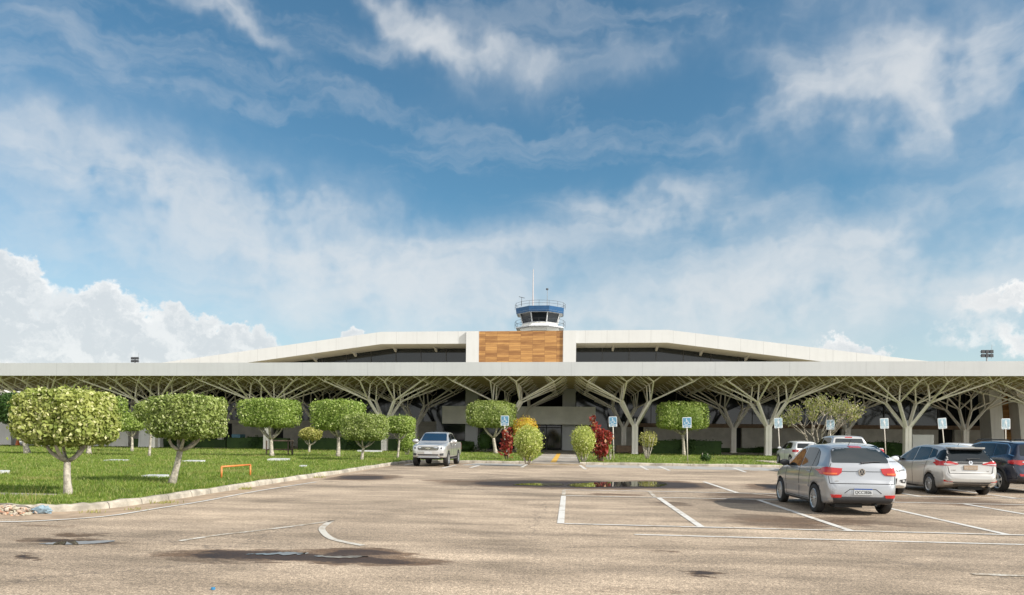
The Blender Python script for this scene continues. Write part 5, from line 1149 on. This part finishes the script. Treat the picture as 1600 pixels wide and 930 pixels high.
# ---------------------------------------------------------------- small white hatchbacks
def white_hatch(label, loc, rz, mat, wk=1.0):
    e = empty('parked_car', label, 'car', loc, rz)
    sp = dict(wr=.31, tumble=.03, crown=.02,
        roof=[(1.98, .62), (1.95, .76), (1.8, .84), (1.5, .93), (1.1, 1.01), (.95, 1.06), (.5, 1.30), (.15, 1.44), (-.1, 1.475), (-.6, 1.50), (-1.2, 1.47), (-1.6, 1.40), (-1.68, 1.33), (-1.84, 1.06), (-1.92, .95), (-1.94, .72), (-1.98, .60)],
        belt=[(1.98, .52), (1.85, .72), (1.4, .87), (.9, .93), (-.5, .98), (-1.4, 1.03), (-1.75, 1.0), (-1.9, .84), (-1.98, .52)],
        wmid=[(1.98, .52), (1.93, .66), (1.8, .76), (1.5, .82), (1.0, .845), (-1.1, .85), (-1.5, .835), (-1.8, .79), (-1.92, .74), (-1.98, .64)],
        wroof=[(1.98, .42), (1.8, .60), (1.3, .70), (1.0, .715), (.5, .62), (.1, .59), (-.8, .58), (-1.5, .56), (-1.8, .64), (-1.93, .66), (-1.98, .55)],
        bot=[(1.98, .30), (1.8, .21), (0, .18), (-1.7, .21), (-1.98, .32)])
    b, bv = body_mesh('body', sp, mat, e, [(1.22, .36), (-1.27, .36)]); underbody(e, .85, -1.98, 1.98, .22)
    for x in (-.765, .765):
        for y in (1.22, -1.27): wheel(e, x, y, .31, .19, 10, .64)
    patch('rear_window', bv, [(-.60, 1.06), (.60, 1.06), (.53, 1.36), (-.53, 1.36)], 'B', CARGL, e, rad=.05); patch('windscreen', bv, [(-.68, 1.06), (.68, 1.06), (.56, 1.42), (-.56, 1.42)], 'F', CARGL, e, rad=.05)
    for v, s in (('L', -1), ('R', 1)):
        patch('side_window', bv, [(.85, 1.0), (.2, 1.37), (-.15, 1.41), (-.15, 1.0)], v, CARGL, e, rad=.03); patch('side_window', bv, [(-.22, 1.0), (-.22, 1.41), (-.95, 1.40), (-1.15, 1.30), (-1.35, 1.08), (-1.3, 1.04)], v, CARGL, e, rad=.03)
        for pts in ([(.8, .93), (.78, .3)], [(-.18, .98), (-.18, .3)]): line('panel_gap', bv, pts, .011, v, GAP, e)
        mirror(e, s * .82, .72, 1.04, mat, 1.05); patch('tail_light_side', bv, [(-1.88, .98), (-1.62, .96), (-1.62, .84), (-1.88, .82)], v, REDL, e, .012)
        patch('headlight_side', bv, [(1.90, .80), (1.60, .86), (1.62, .76), (1.90, .70)], v, CLEARL, e, .012, .04)
    for m in (1, -1):
        pl = [(.52, .96), (.80, .97), (.80, .82), (.56, .83)]; patch('tail_light', bv, pl if m == 1 else mir(pl), 'B', REDL, e, .014)
        h_ = [(.40, .745), (.72, .84), (.78, .82), (.76, .72), (.45, .69)]; t = patch('headlight', bv, h_ if m == 1 else mir(h_), 'F', CLEARL, e, .014, .035)
        i_ = [(.46, .735), (.66, .765), (.66, .715), (.48, .70)]; patch('bulb_housing', bv, i_ if m == 1 else mir(i_), 'F', DGREY, t, .018, .03)
        f_ = [(.50, .46), (.70, .49), (.66, .36), (.54, .38)]; f = patch('fog_lamp', bv, f_ if m == 1 else mir(f_), 'F', PLAST, e, .014, .035); patch('lens', bv, disc(m * .60, .43, .035, 10), 'F', CLEARL, f, .02, .03)
    patch('grille', bv, [(-.38, .70), (.38, .70), (.34, .62), (-.34, .62)], 'F', PLAST, e, .012); patch('lower_grille', bv, [(-.42, .50), (.42, .50), (.40, .34), (-.40, .34)], 'F', PLAST, e, .012); patch('number_plate', bv, [(-.2, .61), (.2, .61), (.2, .50), (-.2, .50)], 'F', PLW, e, .02)
    patch('number_plate', bv, [(-.2, .80), (.2, .80), (.2, .68), (-.2, .68)], 'B', PLW, e, .02); line('panel_gap', bv, [(-.7, 1.0), (-.66, .96), (.66, .96)][1:], .012, 'T' if False else 'F', GAP, e, .004); return e
w1 = white_hatch('white car facing us, mostly hidden behind the nearest silver hatchback', (9.0, 23.6, 0), PI, P_WHT)
w2 = copy_tree(w1); w2.location = (14.35, 46.6, 0); w2.rotation_euler = (0, 0, 0); tag(w2, 'small white hatchback by the lawn edge, beyond the nearest silver car')
w3 = copy_tree(w1); w3.location = (19.6, 39.0, 0); w3.rotation_euler = (0, 0, 0); tag(w3, 'white car roof just showing between the silver hatchback with spoiler and the dark blue car')

# ---------------------------------------------------------------- pickups
def pickup(label, loc, rz, mat):
    e = empty('pickup_truck', label, 'pickup', loc, rz)
    sp = dict(wr=.38, tumble=.03, crown=.02,
        roof=[(2.68, .98), (2.66, 1.06), (2.55, 1.12), (2.2, 1.17), (1.6, 1.21), (1.35, 1.24), (1.2, 1.30), (.8, 1.58), (.55, 1.73), (.35, 1.77), (-.3, 1.80), (-.85, 1.77), (-.95, 1.72), (-1.12, 1.34), (-1.15, 1.26), (-1.5, 1.25), (-2.4, 1.25), (-2.64, 1.25), (-2.68, 1.20)],
        belt=[(2.68, .88), (2.6, 1.0), (2.2, 1.09), (1.3, 1.15), (.4, 1.17), (-.9, 1.19), (-1.15, 1.22), (-2.6, 1.22), (-2.68, 1.15)],
        wmid=[(2.68, .62), (2.64, .74), (2.5, .84), (2.2, .91), (1.4, .925), (.5, .92), (-1.1, .92), (-2.3, .925), (-2.6, .91), (-2.68, .88)],
        wroof=[(2.68, .55), (2.4, .70), (1.8, .80), (1.3, .80), (1.15, .78), (.7, .69), (.4, .665), (-.5, .66), (-.95, .68), (-1.12, .80), (-1.2, .86), (-2.6, .86), (-2.68, .84)],
        bot=[(2.68, .52), (2.5, .46), (1.0, .44), (-2.3, .46), (-2.68, .56)])
    b, bv = body_mesh('body', sp, mat, e, [(1.72, .45), (-1.50, .45)]); mb = MB(); mb.box(-.45, .45, -2.3, 2.3, .36, .6); mb.build('underbody', DARK, e)
    mb = MB(); mb.box(-.72, .72, -2.55, -1.25, 1.262, 1.275); mb.build('bed_cover', DARK, e)
    for x in (-.80, .80):
        for y in (1.72, -1.50): wheel(e, x, y, .385, .26, 6, .60)
    patch('windscreen', bv, [(-.70, 1.32), (.70, 1.32), (.60, 1.72), (-.60, 1.72)], 'F', base('blue_reflecting_windscreen', (.01, .03, .06), .05, spec=.8), e, rad=.06); patch('rear_window', bv, [(-.66, 1.38), (.66, 1.38), (.60, 1.66), (-.60, 1.66)], 'B', CARGL2, e, rad=.05)
    patch('brake_light', bv, [(-.16, 1.70), (.16, 1.70), (.16, 1.74), (-.16, 1.74)], 'B', REDL, e, .012)
    for v, s in (('L', -1), ('R', 1)):
        patch('side_window', bv, [(1.05, 1.26), (.62, 1.62), (.25, 1.70), (.25, 1.23)], v, CARGL, e, rad=.03); patch('side_window', bv, [(.18, 1.23), (.18, 1.70), (-.55, 1.71), (-.80, 1.64), (-.90, 1.26)], v, CARGL, e, rad=.04)
        for pts in ([(1.0, 1.2), (1.0, .56)], [(.215, 1.22), (.215, .56)], [(-.72, 1.22), (-.74, .8)], [(-1.13, 1.22), (-1.13, .6)]): line('panel_gap', bv, pts, .014, v, GAP, e)
        mirror(e, s * .92, .98, 1.30, mat, 1.5); mb = MB(); mb.box(s * .70 if s > 0 else -.93, .93 if s > 0 else -.70, -.85, 1.0, .36, .41); mb.build('side_step', DGREY, e)
        for hy in (.35, -.6): handle(e, bv, s, hy, 1.10, CHROME)
    for m in (1, -1):
        h_ = [(.56, 1.02), (.74, 1.05), (.84, 1.03), (.84, .88), (.60, .87)]; t = patch('headlight', bv, h_ if m == 1 else mir(h_), 'F', CLEARL, e, .014, .04); patch('bulb_housing', bv, disc(m * .68, .95, .05, 10), 'F', DGREY, t, .02, .03)
        f_ = [(.60, .68), (.78, .70), (.78, .58), (.62, .57)]; patch('fog_lamp', bv, f_ if m == 1 else mir(f_), 'F', PLAST, e, .014, .04)
        r_ = [(.72, 1.20), (.89, 1.20), (.89, .84), (.76, .84)]; t = patch('tail_light', bv, r_ if m == 1 else mir(r_), 'B', REDL, e, .014, .05); s_ = [(.77, .98), (.87, .98), (.87, .90), (.77, .90)]; patch('reversing_lens', bv, s_ if m == 1 else mir(s_), 'B', CLEARL, t, .022, .04)
    gr = patch('grille', bv, [(-.52, 1.03), (.52, 1.03), (.55, .95), (.50, .85), (-.50, .85), (-.55, .95)], 'F', PLAST, e, .016, rad=.04)
    for zz in (.975, .905): line('grille_bar', bv, [(-.50, zz), (.50, zz)], .028, 'F', CHROME, gr, .03)
    patch('emblem', bv, [(.12 * math.cos(t), .94 + .05 * math.sin(t)) for t in np.linspace(0, 2 * PI, 16, endpoint=False)], 'F', BLUEP, e, .042, .04); line('emblem_rim', bv, [(.12 * math.cos(t), .94 + .05 * math.sin(t)) for t in np.linspace(0, 2 * PI, 17)], .014, 'F', CHROME, e, .046)
    patch('number_plate', bv, [(-.2, .78), (.2, .78), (.2, .66), (-.2, .66)], 'F', PLW, e, .022); patch('lower_grille', bv, [(-.55, .645), (.55, .645), (.50, .58), (-.50, .58)], 'F', PLAST, e, .014)
    mb = MB(); mb.prism([(-.62, 2.60), (.62, 2.60), (.5, 2.70), (-.5, 2.70)], .46, .54, 'z'); mb.build('skid_plate', GREYM, e)
    mb = MB(); mb.tube([(.3, .35, 1.79), (.32, .2, 2.0)], [.012, .006], 5); mb.build('antenna', PLAST, e); line('panel_gap', bv, [(-.70, .84), (.70, .84)], .012, 'B', GAP, e); return e
p1 = pickup('pale silver four-door pickup parked by the kerb, facing the camera', (-7.2, 38.15, 0), PI, P_PICK)
p2 = copy_tree(p1); a_ = A(1382, 700, 33.5); p2.location = (a_.x - .90, 33.5 + 2.68, 0); p2.rotation_euler = (0, 0, 0); tag(p2, 'silver pickup seen from behind, its cab and red tail lamp above the nearest silver hatchback')
print('objects', len(bpy.data.objects))
